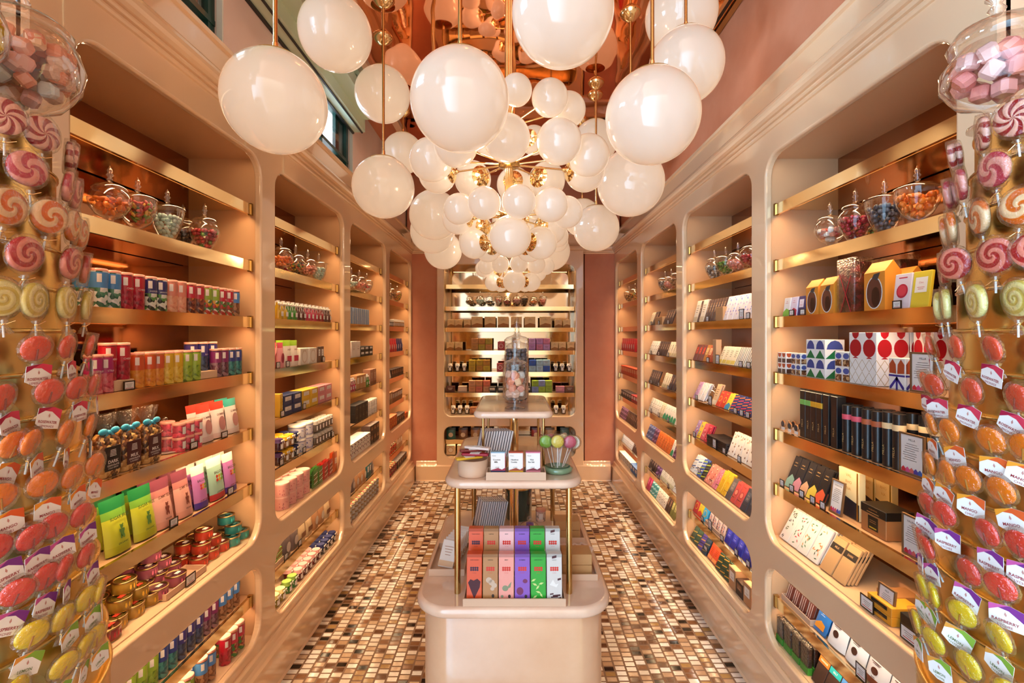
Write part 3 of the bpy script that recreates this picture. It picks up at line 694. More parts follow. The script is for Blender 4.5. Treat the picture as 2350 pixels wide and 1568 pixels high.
def stand(s):
    cx, cyy = s*CS[0], CS[1]
    root = link(node('lollipop_stand', None, loc=(cx, cyy, 0))); root['category'] = 'display stand'
    root['label'] = f'tall round satin brass stepped lollipop stand at the {SIDEN[s]} edge, foreground'
    root['group'] = 'lollipop display stands'
    zr = lambda k: H + .005 + .0645*(5-k)
    NT = 15
    for k in range(NT):
        zt = zr(k); zb = zr(k+1) if k < NT-1 else .0
        R_, Rn = RT(k), RT(k+1)
        t = MB(); t.lathe([(R_, zb-H), (R_, zt-H)], SATIN, 64, cap0=False, cap1=(k == 0))
        t.lathe([(R_-.006, zt-H-.001), (R_, zt-H-.003), (R_+.003, zt-H-.001), (R_+.003, zt-H+.002), (R_, zt-H+.004), (R_-.006, zt-H+.001)], SATIN, 64, cap0=False, cap1=False)
        if k < NT-1: t.lathe([(R_-.001, zb-H+.0005), (Rn+.001, zb-H+.0005)], SATIN, 64, cap0=False, cap1=False)
        link(node('tier', t.mesh('tier'), root, (0, 0, H)))
    kinds = {1: 'red', 2: 'pink', 3: 'orange', 4: 'coral', 5: 'cream', 6: 'rose', 7: 'rose', 8: 'mango', 9: 'mango', 10: 'rasp', 11: 'rasp', 12: 'lemon', 13: 'lemon'}
    XS = {-1: {1: [28, 118, 180, 219], 2: [90, 165, 214], 3: [15, 122, 182, 212], 4: [72, 167, 208], 5: [25, 103, 175, 213], 6: [90, 165, 212], 7: [15, 112, 185, 225], 8: [8, 80, 150, 208],
               9: [18, 112, 180, 220], 10: [15, 84, 147, 205], 11: [20, 100, 150, 215], 12: [60, 160, 215, 235], 13: [35, 132, 190, 232]},
          1: {1: [2320, 2238, 2163, 2125], 2: [2270, 2193, 2146, 2120], 3: [2318, 2238, 2170, 2130], 4: [2345, 2265, 2190, 2138], 5: [2318, 2225, 2155, 2120], 6: [2275, 2180, 2130], 7: [2320, 2215, 2142, 2115],
              8: [2340, 2275, 2187, 2137], 9: [2320, 2219, 2160, 2125], 10: [2345, 2270, 2165, 2115], 11: [2300, 2210, 2135, 2110], 12: [2290, 2185, 2130, 2112], 13: [2320, 2230, 2150, 2105]}}[s]
    R2 = random.Random(5 + s)
    for k in range(1, 14):
        R_ = RT(k) + .0135; z = zr(k) + .001; P = lolly(kinds[k])
        for px in XS[k]:
            tgt = abs(px - VX)/F; best = None        # which point of the rim shows at this column
            for i in range(-300, 620):
                a = i*.003
                x = -CS[0] + (R_+.012)*math.cos(a); y = CS[1] + (R_+.012)*math.sin(a)
                vis = (math.cos(a)*(0-x) + math.sin(a)*(0-y))
                e = abs(-x/y - tgt) + (.5 if vis < -.10 else 0)
                if best is None or e < best[0]: best = (e, a)
            a = best[1]; nx, ny = math.cos(a), math.sin(a)
            x, y = -CS[0] + R_*nx, CS[1] + R_*ny
            ang = a + PI/2
            if s > 0: x = -x; ang = -ang
            tilt = R2.uniform(.02, .16); yaw = R2.uniform(-.35, .35); roll = R2.uniform(-.22, .22)
            flat = k > 5
            if flat: tilt += .15; roll *= 1.3
            lab = f'{P.desc} in row {ROWN[k]}'
            spawn(P, (x, y, z), (tilt, roll, ang+yaw), place=f'on {ROWN[k]} rim of {SIDEN[s]} stand', sort=px, group=f'lollipops on the {SIDEN[s]} brass stand', name=lab)
    zt = zr(0)+.004
    if s < 0:
        spawn(jar_proto('bowl', 'multicoloured marshmallows', 1.55, 1.08, True), (-.815, .80, zt), full='big round glass jar of marshmallows on top of the left brass stand')
        spawn(jar_proto('bowl', 'yellow sugared candies', 1.25, .95, True), (-.775, .655, zt), full='glass jar of yellow sugared candies on left brass stand, at frame edge')
    else:
        spawn(jar_proto('bulge', 'pink marshmallow cubes', 1.42, 1.08, True), (.775, .775, zt), full='glass jar of pink marshmallow cubes on top of the right brass stand')
stand(-1); stand(1)

# ------------------------------------------------------------------ island stand
isl = link(node('display_table', None, loc=(0, 1.77, 0))); isl['category'] = 'display table'
isl['label'] = 'central three-tier blush stone display table with rounded corners and brass posts'
O = (0, 1.77, 0)
ZI, ZM, ZT = H-.78, H-.434, H-.244
b_ = MB(); b_.slab(.545, .72, ZI-.035, STONE, r=.10, e=.004, c=(0, 1.765, 0), seg=10); link(node('base', b_.mesh('base', O), isl))
b_ = MB(); b_.slab(.585, .78, .034, MARBLE, r=.11, e=.014, c=(0, 1.764, ZI-.034), seg=10, es=4); link(node('counter_top', b_.mesh('counter_top', O), isl))
b_ = MB(); b_.slab(.42, .64, .026, MARBLE, r=.065, e=.012, c=(0, 1.75, ZM-.026), seg=8, es=4); link(node('middle_tier', b_.mesh('middle_tier', O), isl))
b_ = MB(); b_.slab(.255, .43, .022, MARBLE, r=.035, e=.010, c=(0, 1.735, ZT-.022), seg=7, es=4); link(node('top_tier', b_.mesh('top_tier', O), isl))
for x, y in ((-.1685, 1.46), (.1685, 1.46), (-.165, 2.03), (.165, 2.03)):
    b_ = MB(); b_.rod((x, y, ZI), (x, y, ZM-.024), .0095, BRASS_D, 14); link(node('post', b_.mesh('post', O), isl))
for x, y in ((-.098, 1.572), (.098, 1.572), (-.098, 1.90), (.098, 1.90)):
    b_ = MB(); b_.rod((x, y, ZM), (x, y, ZT-.02), .0045, BRASS_D, 10); link(node('slim_post', b_.mesh('slim_post', O), isl))
b_ = MB(); b_.rod((.003, 1.74, ZI), (.003, 1.74, ZM-.024), .016, BRASS, 18); b_.rod((.003, 1.74, ZM), (.003, 1.74, ZT-.02), .016, BRASS, 18); link(node('centre_pole', b_.mesh('centre_pole', O), isl))
# ------------------------------------------------------------------ shop goods
_pp = {}
def proto(f):
    def g(*a, **k):
        key = (f.__name__, str(a), str(sorted(k.items())))
        if key not in _pp: _pp[key] = f(*a, **k)
        return _pp[key]
    return g
def crimp(mb, c1, m):
    pass
def motif(mb, kind, w, h, y, z0=0, c=('#fff', '#222'), seed=1, word=''):
    """printed pattern on the front of a pack, w wide, h high, bottom at z0"""
    rnd = random.Random(seed*13+7); C = [mat(x, .55) for x in c]; y1 = y-.0004; y2 = y-.0008
    zc = z0+h/2
    if kind == 'panel':
        mb.rect(0, z0+h*.62, w*.66, h*.42, C[0], y1); mb.text(word or 'Choc', 0, z0+h*.68, h*.07, C[-1], y2, False, w*.55)
        mb.rect(0, z0+h*.55, w*.4, h*.012, C[-1], y2); mb.rect(0, z0+h*.5, w*.3, h*.012, C[-1], y2)
    elif kind == 'band':
        mb.rect(0, z0+h*.72, w*.999, h*.18, C[0], y1); mb.text(word or 'dark', 0, z0+h*.72, h*.08, C[-1], y2, True, w*.7)
    elif kind == 'stripes':
        n = 5
        for i in range(n): mb.rect(-w/2+w*(i+.5)/n, zc, w/n*.45, h*.98, C[i % len(C)], y1)
    elif kind == 'diag':
        for i in range(5):
            z = z0+h*(.08+.18*i); mb.poly([(-w/2, z), (w/2, z+h*.1), (w/2, z+h*.16), (-w/2, z+h*.06)], C[i % len(C)], y1)
    elif kind == 'leaves':
        for i in range(16):
            a = rnd.random()*6; x = rnd.uniform(-.33, .33)*w; z = z0+h*rnd.uniform(.08, .9); l = w*.14
            mb.poly([(x-l*math.cos(a), z-l*math.sin(a)), (x-l*.3*math.sin(a), z+l*.3*math.cos(a)), (x+l*math.cos(a), z+l*math.sin(a)), (x+l*.3*math.sin(a), z-l*.3*math.cos(a))], C[i % len(C)], y1)
    elif kind == 'dots':
        for i in range(10): mb.disc(rnd.uniform(-.36, .36)*w, z0+h*rnd.uniform(.08, .92), w*.09, w*.09, C[i % len(C)], y1, 9)
    elif kind == 'wedge':
        mb.poly([(-w/2, z0), (w/2, z0), (w/2, z0+h*.3), (0, z0+h*.42), (-w/2, z0+h*.22)], C[0], y1)
        mb.text(word or 'cacao', 0, z0+h*.8, h*.06, C[-1], y2, True, w*.7); mb.rect(0, z0+h*.7, w*.45, h*.015, C[-1], y2)
    elif kind == 'medal':
        mb.disc(0, zc, w*.34, w*.34, C[0], y1, 18); mb.disc(0, zc, w*.26, w*.26, C[-1], y2, 18); mb.rect(0, z0+h*.88, w*.5, h*.03, C[0], y1)
    elif kind == 'lines':
        for i in range(4): mb.rect(0, z0+h*(.75-.1*i), w*(.6-.08*i), h*.022, C[-1], y1)
        mb.rect(0, z0+h*.14, w*.999, h*.2, C[0], y1)
def shade(c, k):
    c = c.lstrip('#'); return '#' + ''.join('%02x' % max(0, min(255, int(int(c[i:i+2], 16)*k))) for i in (0, 2, 4))
@proto
def tube(label, cont, name, word='', hh=.105, r=.0205):
    P = Proto('candy_tube', name, 'candy tube', 2*r+.003, 2*r, hh)
    b = MB(); b.lathe([(r-.0005, 0), (r, .0015), (r, hh*.93)], speckle(cont, 95, bump=.5), 20, cap1=False); P.part('contents', b)
    l = MB(); lm = mat(label, .35, coat=.4); l.lathe([(r+.0004, hh*.50), (r+.0004, hh*.90)], lm, 20, cap0=False, cap1=False)
    for a in (-.75, .55):
        X = Matrix.Rotation(a, 4, 'Z'); q = r+.0009
        l.add([tuple(X @ Vector((q*math.sin(t), -q*math.cos(t), z))) for z in (hh*.64, hh*.86) for t in (-.25, 0, .25)], [(0, 1, 4, 3), (1, 2, 5, 4)], mat('#f3e6e0', .5) if a < 0 else mat(shade(label, .8), .4))
    if word: l.text(word, 0, hh*.56, hh*.07, WHITE, bend=r+.0011, maxw=r*1.7)
    P.part('label', l)
    d = MB(); d.lathe([(r+.0008, hh*.93), (r+.0008, hh-.001), (r-.001, hh)], mat('#e39a86', .25, coat=.5), 20); P.part('lid', d)
    return P
@proto
def tin(col, name, lidc='#a5843c', hh=.036, r=.0305, seal='#d9412c'):
    P = Proto('candy_tin', name, 'tin', 2*r+.002, 2*r, hh)
    b = MB(); b.lathe([(r-.001, 0), (r, .001), (r, hh*.86)], mat(col, .3, coat=.4), 24, cap1=False); b.lathe([(r+.0006, 0), (r+.0006, .002)], BRASS_D, 24, cap0=False, cap1=False); P.part('body', b)
    mo = MB(); q = r+.0005
    for i in range(3):
        a = -.35+.35*i; mo.add([(q*math.sin(a+t), -q*math.cos(a+t), hh*z) for t, z in ((-.10, .35), (0, .2), (.10, .35), (.06, .62), (-.06, .62))], [(0, 1, 2, 3, 4)], mat(shade(col, 1.5), .5))
    P.part('print', mo)
    d = MB(); d.lathe([(r+.001, hh*.86), (r+.0015, hh*.97), (r-.001, hh), (r-.005, hh-.001), (r-.0055, hh-.003)], mat((.45, .30, .13), .3, metal=1), 24, cap1=False); d.lathe([(r-.0055, hh-.003), (.001, hh-.0028)], mat(shade(col, .55), .15, coat=.8), 24)
    d.box((.004, -.004, hh-.001), (.02, .012, .0015), mat(seal, .5)); P.part('lid', d)
    return P
@proto
def pouch(top, body, name, word='', word2='', w=.085, h=.135, t=.034, foot=None, icon=None, win=None, iconc='#a5543c', fade=None):
    P = Proto('candy_pouch', name, 'pouch', w*.97, t, h, 'candy_pouches'.replace('_', ' '))
    mb = MB(); nx, nz = 10, 14; mt, mbd, mf = mat(top, .4, coat=.2), mat(body, .4, coat=.2), mat(foot or body, .4, coat=.2); mfd = mat(fade or body, .4, coat=.2)
    def th(u, v): return t/2*max(.02, (1-abs(2*u-1)**3.5))*min(1., (1-v)*1.6+.04)*(1 - .1*(v < .03))
    for sgn in (-1, 1):
        vs = [((u-.5)*w*(1-.06*math.sin(PI*v)), sgn*th(u, v), v*h) for v in [j/nz for j in range(nz+1)] for u in [i/nx for i in range(nx+1)]]
        fc = {0: [], 1: [], 2: [], 3: []}
        for j in range(nz):
            for i in range(nx):
                a = j*(nx+1)+i; v = (j+.5)/nz
                fc[0 if v > .82 else 3 if v > .62 else 2 if v < .14 else 1].append((a, a+1, a+nx+2, a+nx+1))
        for k, m in ((0, mt), (1, mbd), (2, mf), (3, mfd)): mb.add(vs, fc[k], m, True)
    P.part('bag', mb); y = -t/2-.0012
    pr = MB(); X = Matrix.Rotation(.0, 4, 'X')
    if icon == 'bear':
        m = mat(iconc, .5); z = h*.36; k = h*.10
        pr.disc(0, z, k*.42, k*.75, m, y, 14); pr.disc(0, z+k*1.05, k*.36, k*.36, m, y, 12)
        for sx in (-1, 1):
            pr.disc(sx*k*.3, z+k*1.38, k*.14, k*.14, m, y, 8); pr.disc(sx*k*.42, z+k*.35, k*.16, k*.34, m, y, 8); pr.disc(sx*k*.28, z-k*.75, k*.2, k*.42, m, y, 8)
    elif icon == 'dots':
        for i in range(6): pr.disc((i % 3-1)*w*.15, h*.46+(i//3)*w*.14, w*.07, w*.07, mat(('#d8392c', '#e8a22d', '#7aa23a')[i % 3], .5), y, 8)
    elif icon == 'oval': pr.disc(0, h*.38, w*.24, h*.2, mat(iconc, .4), y, 16)
    elif icon == 'small': pr.disc(0, h*.32, w*.15, h*.09, mat(iconc, .4), y, 14); pr.rect(0, h*.52, w*.4, h*.02, mat(iconc, .5), y); pr.rect(0, h*.48, w*.3, h*.012, mat(iconc, .5), y)
    elif icon == 'stripe': pr.rect(0, h*.3, w*.6, h*.22, mat(iconc, .5), y)
    if win: pr.rect(0, h*.2, w*.66, h*.22, speckle(win, 90), y+.0004)
    if word: pr.text(word, 0, h*.64, h*.085, mat('#2d2622' if icon == 'dots' else shade(iconc, .7), .6), y+t*.06, True, w*.72)
    if word2: pr.text(word2, 0, h*.17, h*.05, mat(shade(iconc, .7), .6), y, True, w*.7)
    P.part('print', pr); return P
@proto
def box(w, h, d, col, name, mk='panel', cs=('#f5efe8', '#3a2a20'), word='', kind='gift_box', cat='box', seed=1, lidc=None):
    P = Proto(kind, name, cat, w+.0015, d, h)
    b = MB(); b.slab(w, d, h, mat(col, .5), r=.0015, e=.001, seg=1); P.part('carton', b)
    m = MB(); motif(m, mk, w, h, -d/2, 0, cs, seed, word)
    if lidc: m.box((0, 0, h*.86), (w+.002, d+.002, h*.29), mat(lidc, .5))
    if m.v: P.part('lid' if lidc else 'print', m)
    return P
@proto
def bar(col, name, mk='panel', cs=('#f5efe8', '#3a2a20'), w=.07, h=.135, t=.009, word='', seed=1, kind='chocolate_bar'):
    P = Proto(kind, name, 'chocolate bar' if kind == 'chocolate_bar' else 'packet', w+.002, t, h)
    b = MB(); b.slab(w, t, h, mat(col, .45, coat=.2), r=.002, e=.0012, seg=2); P.part('wrapper', b)
    m = MB(); motif(m, mk, w, h, -t/2, 0, cs, seed, word); P.part('print', m); return P
@proto
def tag_holder(w=.036, h=.03):
    P = Proto('price_tag', 'small dark-framed price tag', 'price tag', w, .006, h, 'price tags')
    f = MB(); fm = mat('#3b2a1c', .3, metal=.4)
    for x in (-w/2+.0015, w/2-.0015): f.box((x, 0, h/2), (.003, .003, h), fm)
    for z in (.0015, h-.0015): f.box((0, 0, z), (w-.006, .003, .003), fm)
    P.part('frame', f); c = MB(); c.box((0, .0002, h/2), (w-.006, .0012, h-.006), CARD)
    for i in range(3): c.rect(0, h*(.64-.14*i), w*(.55-.1*i), h*.03, INK, -.0006)
    c.rect(0, h*.2, w*.7, h*.06, mat('#c94a3a', .6), -.0006); P.part('card', c); return P
@proto
def info_sign(word='MILLA', w=.075, h=.11):
    P = Proto('info_card', f'framed card', 'sign', w, .01, h, 'framed cards')
    f = MB(); fm = mat('#7a5a3c', .4)
    for x in (-w/2+.0025, w/2-.0025): f.box((x, 0, h/2), (.005, .006, h), fm)
    for z in (.0025, h-.0025): f.box((0, 0, z), (w-.01, .006, .005), fm)
    P.part('frame', f); c = MB(); c.box((0, .0005, h/2), (w-.01, .002, h-.01), CARD)
    c.text(word, 0, h*.84, h*.075, INK, -.001, False, w*.6)
    for i in range(8): c.rect((-.0 if i < 3 else -w*.08), h*(.74-.055*i), w*(.55 if i % 3 else .42), h*.010, INK, -.001)
    for i, q in enumerate(('#d9343a', '#d9548a', '#e0706a', '#5a4aa8', '#3a6ac0')): c.poly([(-w*.42+i*w*.165, .0055), (-w*.25+i*w*.165, .0055), (-w*.25+i*w*.165, h*.12), (-w*.335+i*w*.165, h*.18), (-w*.42+i*w*.165, h*.12)], mat(q, .6), -.001)
    P.part('card', c); return P
@proto
def tray(w, d, h=.022, name='blush card tray', kind='tray'):
    P = Proto(kind, name, 'tray', w, d, h, 'trays')
    b = MB(); t = .0035
    b.box((0, 0, t/2), (w, d, t), TRAYM); b.box((0, -d/2+t/2, h/2+t/2), (w, t, h-t), TRAYM); b.box((0, d/2-t/2, h/2+t/2), (w, t, h-t), TRAYM)
    for sx in (-1, 1): b.box((sx*(w/2-t/2), 0, h/2+t/2), (t, d-2*t, h-t), TRAYM)
    P.root = node(kind, b.mesh(kind)); return P
@proto
def choc_bag(word, name, col='#4a1e22'):
    P = Proto('chocolate_bag', name, 'gift bag', .078, .05, .17)
    b = MB(); m = speckle(['#7a4a22', '#3a2012', '#b98a4a', '#5e3418', '#d8b070'], 90, bump=.9)
    b.rings([[(x, y, z) for x, y in rr_pts(.072*k, .046*k, .014)] for z, k in ((0, .9), (.01, 1), (.06, 1.04), (.10, .98), (.118, .6))], m); P.part('contents', b)
    f = MB(); f.rings([[(x*(1+.1*((i*7) % 3-1)), y*(1+.2*((i*5) % 3-1)), z+.004*((i*3) % 3)) for i, (x, y) in enumerate(rr_pts(.072*k, .046*k2, .012))] for z, k, k2 in ((.118, .5, .4), (.128, .45, .3), (.145, .8, .5), (.172, 1.05, .5))], FILM, True, False, False); P.part('film', f)
    r = MB(); bm = mat('#2f9fc4', .4, coat=.3)
    r.ball((0, -.012, .122), .007, bm, 8, 5)
    for sx in (-1, 1):
        r.ball((sx*.020, -.014, .126), .011, bm, 10, 5, (1.5, .45, .85)); r.poly([(sx*.002, .12), (sx*.016, .10), (sx*.024, .106), (sx*.006, .124)], bm, -.016)
    P.part('bow', r)
    l = MB(); l.slab(.052, .0012, .066, mat(col, .5), r=.004, e=.0003, c=(0, -.0245, .018)); y = -.0256
    l.text(word, 0, .042, .013, WHITE, y, True, .044); l.text('CHOCOLATE', 0, .032, .0065, WHITE, y, True, .044); l.text('& WHISKEY' if word == 'MILK' else 'COLD BREW', 0, .025, .006, WHITE, y, False, .044)
    for i in range(5): l.rect(0, .058+.004*i, .022-.001*i, .0018, WHITE, y)
    P.part('label', l); return P
@proto
def cloche(r=.042, h=.105):
    P = Proto('glass_cloche', 'round-knobbed glass cloche on a white plate', 'cloche', 2*r+.02, 2*r+.02, h+.02, 'glass cloches')
    pl = MB(); pl.lathe([(r+.006, 0), (r+.011, .003), (r+.010, .005)], mat('#f0ddd0', .2, coat=.5), 28); P.part('plate', pl)
    g = MB(); g.lathe([(r, .006), (r, h*.6)] + [(r*math.cos(a), h*.6+r*.85*math.sin(a)) for a in (.35, .7, 1.05, 1.35)] + [(.006, h*.6+r*.86)], GLASS, 28, cap0=False, cap1=False)
    g.ball((0, 0, h*.6+r*.86+.009), .010, GLASS, 12, 6); P.part('dome', g); return P
@proto
def jam(name, fill, top, r=.024, hh=.055, bow=True):
    P = Proto('jam_jar', name, 'jar', 2*r+.006, 2*r, hh+.012)
    b = MB(); b.lathe([(r*.92, 0), (r, .004), (r, hh*.75), (r*.85, hh*.86)], mat(fill, .12, coat=.8), 18); P.part('jar', b)
    c = MB(); n = 18; tm = mat(top, .7)
    c.rings([[(q*(1+.06*((i % 3)-1)*k)*math.cos(2*PI*i/n), q*(1+.06*((i % 3)-1)*k)*math.sin(2*PI*i/n), z) for i in range(n)] for q, z, k in ((r*1.12, hh*.68, 1), (r*.93, hh*.84, 0), (r*.98, hh*.95, 0), (r*.9, hh, 0))], tm); P.part('cover', c)
    l = MB(); q = r+.0006; l.add([(q*math.sin(t), -q*math.cos(t), z) for z in (hh*.14, hh*.56) for t in (-.55, -.18, .18, .55)], [(0, 1, 5, 4), (1, 2, 6, 5), (2, 3, 7, 6)], CARD); P.part('label', l)
    if bow:
        o = MB(); w = mat('#f3e9e0', .6)
        for sx in (-1, 1): o.ball((sx*.010, -r-.002, hh*.84), .006, w, 8, 4, (1.4, .5, .8)); o.poly([(sx*.002, hh*.84), (sx*.014, hh*.5), (sx*.020, hh*.55), (sx*.005, hh*.86)], w, -r-.004)
        P.part('ribbon', o)
    return P
@proto
def gift_bottle(name, fill, r=.021, hh=.085):
    P = Proto('sweet_bottle', name, 'bottle', 2*r+.006, 2*r, hh+.03)
    b = MB(); b.lathe([(r*.9, 0), (r, .004), (r*.98, hh*.5), (r*.5, hh*.78), (r*.42, hh)], mat(fill, .12, coat=.8), 16); P.part('bottle', b)
    c = MB(); c.lathe([(r*.46, hh*.94), (r*.46, hh*1.06)], WHITE, 12); P.part('cap', c)
    o = MB(); w = mat('#f6ece2', .6)
    for sx in (-1, 1): o.ball((sx*.012, -r*.5, hh*.86), .008, w, 8, 4, (1.5, .5, .9)); o.poly([(0, hh*.86), (sx*.014, hh*.5), (sx*.02, hh*.6), (sx*.006, hh*.88)], w, -r*.9)
    P.part('ribbon', o); l = MB(); l.rect(0, hh*.3, r*1.1, hh*.26, CARD, -r-.0006); P.part('label', l); return P
@proto
def canister(name, body, ink, r=.044, hh=.072, pat='delft', lid='#efe6dc'):
    P = Proto('candy_canister', name, 'canister', 2*r+.003, 2*r, hh)
    b = MB(); b.lathe([(r, 0), (r, hh*.86)], mat(body, .3, coat=.4), 26); P.part('body', b)
    d = MB(); im = mat(ink, .5); q = r+.0006; rnd = random.Random(4)
    for i in range(26):
        a = rnd.uniform(-1.5, 1.5); z = hh*rnd.uniform(.12, .72); s = .07 if pat == 'delft' else .05; k = rnd.uniform(.02, .11)*hh
        d.add([(q*math.sin(a+t), -q*math.cos(a+t), z+v) for t, v in ((-s, 0), (0, -k), (s, 0), (0, k))], [(0, 1, 2, 3)], im)
    if pat == 'delft':
        for z in (.08, .78): d.lathe([(q, hh*z), (q, hh*(z+.03))], im, 26, cap0=False, cap1=False)
    P.part('print', d)
    l = MB(); l.lathe([(r+.001, hh*.86), (r+.001, hh*.98), (r-.002, hh)], mat(lid, .3, coat=.4), 26); P.part('lid', l); return P
@proto
def gable(name, col='#e8922e', w=.072, h=.13, d=.045):
    P = Proto('gable_box', name, 'box', w+.004, d, h, 'house-shaped boxes')
    b = MB(); hs = h*.78
    sh = [(-d/2, 0), (d/2, 0), (d/2, hs), (0, h), (-d/2, hs)]
    b.add([(x, y, z) for x in (-w/2, w/2) for y, z in sh], [(0, 1, 2, 3, 4), (9, 8, 7, 6, 5)] + [(i, (i+1) % 5, 5+(i+1) % 5, 5+i) for i in range(5)], mat(col, .5)); P.part('carton', b)
    p = MB(); y = -d/2-.0005
    p.disc(0, h*.36, w*.40, h*.33, CARD, y, 22); p.disc(0, h*.36, w*.36, h*.31, mat('#6e4334', .15, coat=.6), y-.0004, 22); p.disc(w*.08, h*.28, w*.2, h*.2, mat('#3a1d14', .3), y-.0008, 14)
    p.poly([(-w*.1, h*.66), (w*.16, h*.6), (w*.3, h*.76), (w*.0, h*.74)], mat('#3a3a3c', .5), y-.0008); P.part('print', p); return P
@proto
def pattern_box(w, h, d, name, pat):
    P = Proto('pattern_box', name, 'box', w+.002, d, h, 'pattern boxes')
    b = MB(); b.slab(w, d, h, mat('#f4efe9', .5), r=.001, e=.0006, seg=1); P.part('carton', b)
    p = MB()
    for face in (0, 1, 2):
        X = Matrix() if face == 0 else Matrix.Rotation(PI/2, 4, 'Z') if face == 1 else Matrix.Rotation(-PI/2, 4, 'Z')
        fw, off = (w, d/2) if face == 0 else (d, w/2); q = MB(); y = -off-.0004
        if pat == 'arch':
            n = max(1, round(fw/.05)); u = fw/n
            for r_ in range(2):
                for i in range(n):
                    x = -fw/2+u*(i+.5); z = h*.5*r_
                    q.poly([(x-u*.48, z+h*.01), (x+u*.48, z+h*.01), (x, z+h*.23)], mat('#16703c', .5), y)
                    q.poly([(x-u*.42, z+h*.25)] + [(x-u*.42*math.cos(t*PI/6), z+h*.25+h*.23*math.sin(t*PI/6)) for t in range(7)] + [(x+u*.42, z+h*.25)], mat('#3c4a8e', .5), y)
        elif pat == 'red':
            n = 2 if fw > .06 else 1; u = fw/n; R_ = u*.44
            for i in range(n):
                x = -fw/2+u*(i+.5); q.disc(x, h*.70, R_, h*.17, mat('#b3101f', .5), y, 20)
                q.poly([(x-R_*.6, h*.999), (x-R_*.5, h*.93), (x-R_*.15, h*.88), (x+R_*.15, h*.88), (x+R_*.5, h*.93), (x+R_*.6, h*.999)], mat('#b3101f', .5), y)
                q.poly([(x-R_*.15, h*.53), (x-R_*.5, h*.5), (x+R_*.5, h*.5), (x+R_*.15, h*.53)], mat('#b3101f', .5), y)
            m = mat('#b08a4a', .5); k = 4; u = fw/k
            for i in range(-1, k):
                for a, b2 in ((0, 1), (1, 0)):
                    for r_ in range(2):
                        x0, x1 = -fw/2+u*(i+a), -fw/2+u*(i+b2); z0, z1 = h*.24*r_+.002, h*.24*(r_+1)
                        if min(x0, x1) < -fw/2-1e-6 : continue
                        q.poly([(x0-.0008, z0), (x0+.0008, z0), (x1+.0008, z1), (x1-.0008, z1)], m, y)
        elif pat == 'window':
            n = 2 if fw > .04 else 1; u = fw/n
            for r_ in range(2):
                for i in range(n):
                    x = -fw/2+u*(i+.5); z = h*.5*r_; q.rect(x, z+h*.13, u*.86, h*.22, speckle(['#7a4a2a', '#c9a070', '#4a2a18'], 120), y)
                    q.disc(x, z+h*.36, u*.4, h*.1, mat('#4a5aa0', .5), y, 12)
        elif pat == 'rust':
            n = 2; u = fw/n
            for r_ in range(2):
                for i in range(n):
                    x = -fw/2+u*(i+.5); z = h*.5*r_; q.rect(x, z+h*.11, u*.8, h*.2, mat('#54362a', .4), y); q.poly([(x-u*.4, z+h*.46), (x-u*.3, z+h*.32), (x, z+h*.26), (x+u*.3, z+h*.32), (x+u*.4, z+h*.46)], mat('#b8502a', .5), y)
        elif pat == 'petal':
            for sx in (-1, 1): q.poly([(sx*fw*.03, h*.5), (sx*fw*.45, h*.52), (sx*fw*.46, h*.8), (sx*fw*.25, h*.97), (sx*fw*.06, h*.8)], mat('#b8502a', .5), y)
            m = mat('#3a2c8c', .5); q.rect(0, h*.44, fw*.98, h*.06, m, y); q.rect(0, h*.2, fw*.12, h*.4, m, y)
            for sx in (-1, 1): q.poly([(0, h*.42), (sx*fw*.44, h*.08), (sx*fw*.44, 0.001), (sx*fw*.34, .001), (0, h*.3)], m, y)
        p.add([tuple(X @ Vector(v)) for v in q.v], [], WHITE)
        base = len(p.v)-len(q.v)
        for f, mi in zip(q.f, q.mi):
            m = q.ms[mi]
            if m not in p.ms: p.ms.append(m)
            p.f.append(tuple(i+base for i in f)); p.mi.append(p.ms.index(m)); p.sm.append(False)
    P.part('print', p); return P
@proto
def black_tube(band, name, h=.15, r=.0165, bc='#e0c090', flat=False):
    P = Proto('tall_black_box', name, 'box', 2*r+.0015, 2*r, h, 'tall black boxes')
    b = MB(); bm = mat('#17181c', .35, coat=.3)
    if flat: b.slab(2*r, 2*r, h, bm, r=.003, e=.001)
    else: b.lathe([(r, 0), (r, h)], bm, 20)
    P.part('carton', b); l = MB(); y = r+.0006
    if band:
        if flat: l.slab(2*r+.0012, 2*r+.0012, h*.11, mat(bc, .5), r=.003, e=.0003, c=(0, 0, h*.70))
        else: l.lathe([(y, h*.70), (y, h*.81)], mat(bc, .5), 20, cap0=False, cap1=False)
    l.text('MILLA', 0, h*.30, .0115, mat('#d8b878', .5), -y-.0002, False, rot=PI/2); P.part('label', l); return P
@proto
def vallon_box(): 
    P = Proto('chocolate_gift_box', 'copper and black chocolate gift box', 'box', .115, .09, .085, 'gift boxes')
    b = MB(); b.slab(.105, .085, .06, mat('#b98250', .35, metal=.3), r=.003, e=.001); P.part('carton', b)
    l = MB(); l.slab(.107, .087, .026, BLK, r=.003, e=.001, c=(0, 0, .060)); l.rect(0, .066, .05, .002, mat('#d8a060', .4), -.0440); l.text('VALRHONA', 0, .075, .007, mat('#c98850', .5), -.0440, False, .04); P.part('lid', l)
    d = MB(); d.rect(0, .034, .042, .042, BLK, -.0431); d.rect(0, .02, .03, .004, mat('#d8b030', .4), -.0435); d.rect(0, .042, .026, .0015, mat('#b98250', .4), -.0435); d.rect(0, .036, .026, .0015, mat('#b98250', .4), -.0435); P.part('label', d); return P
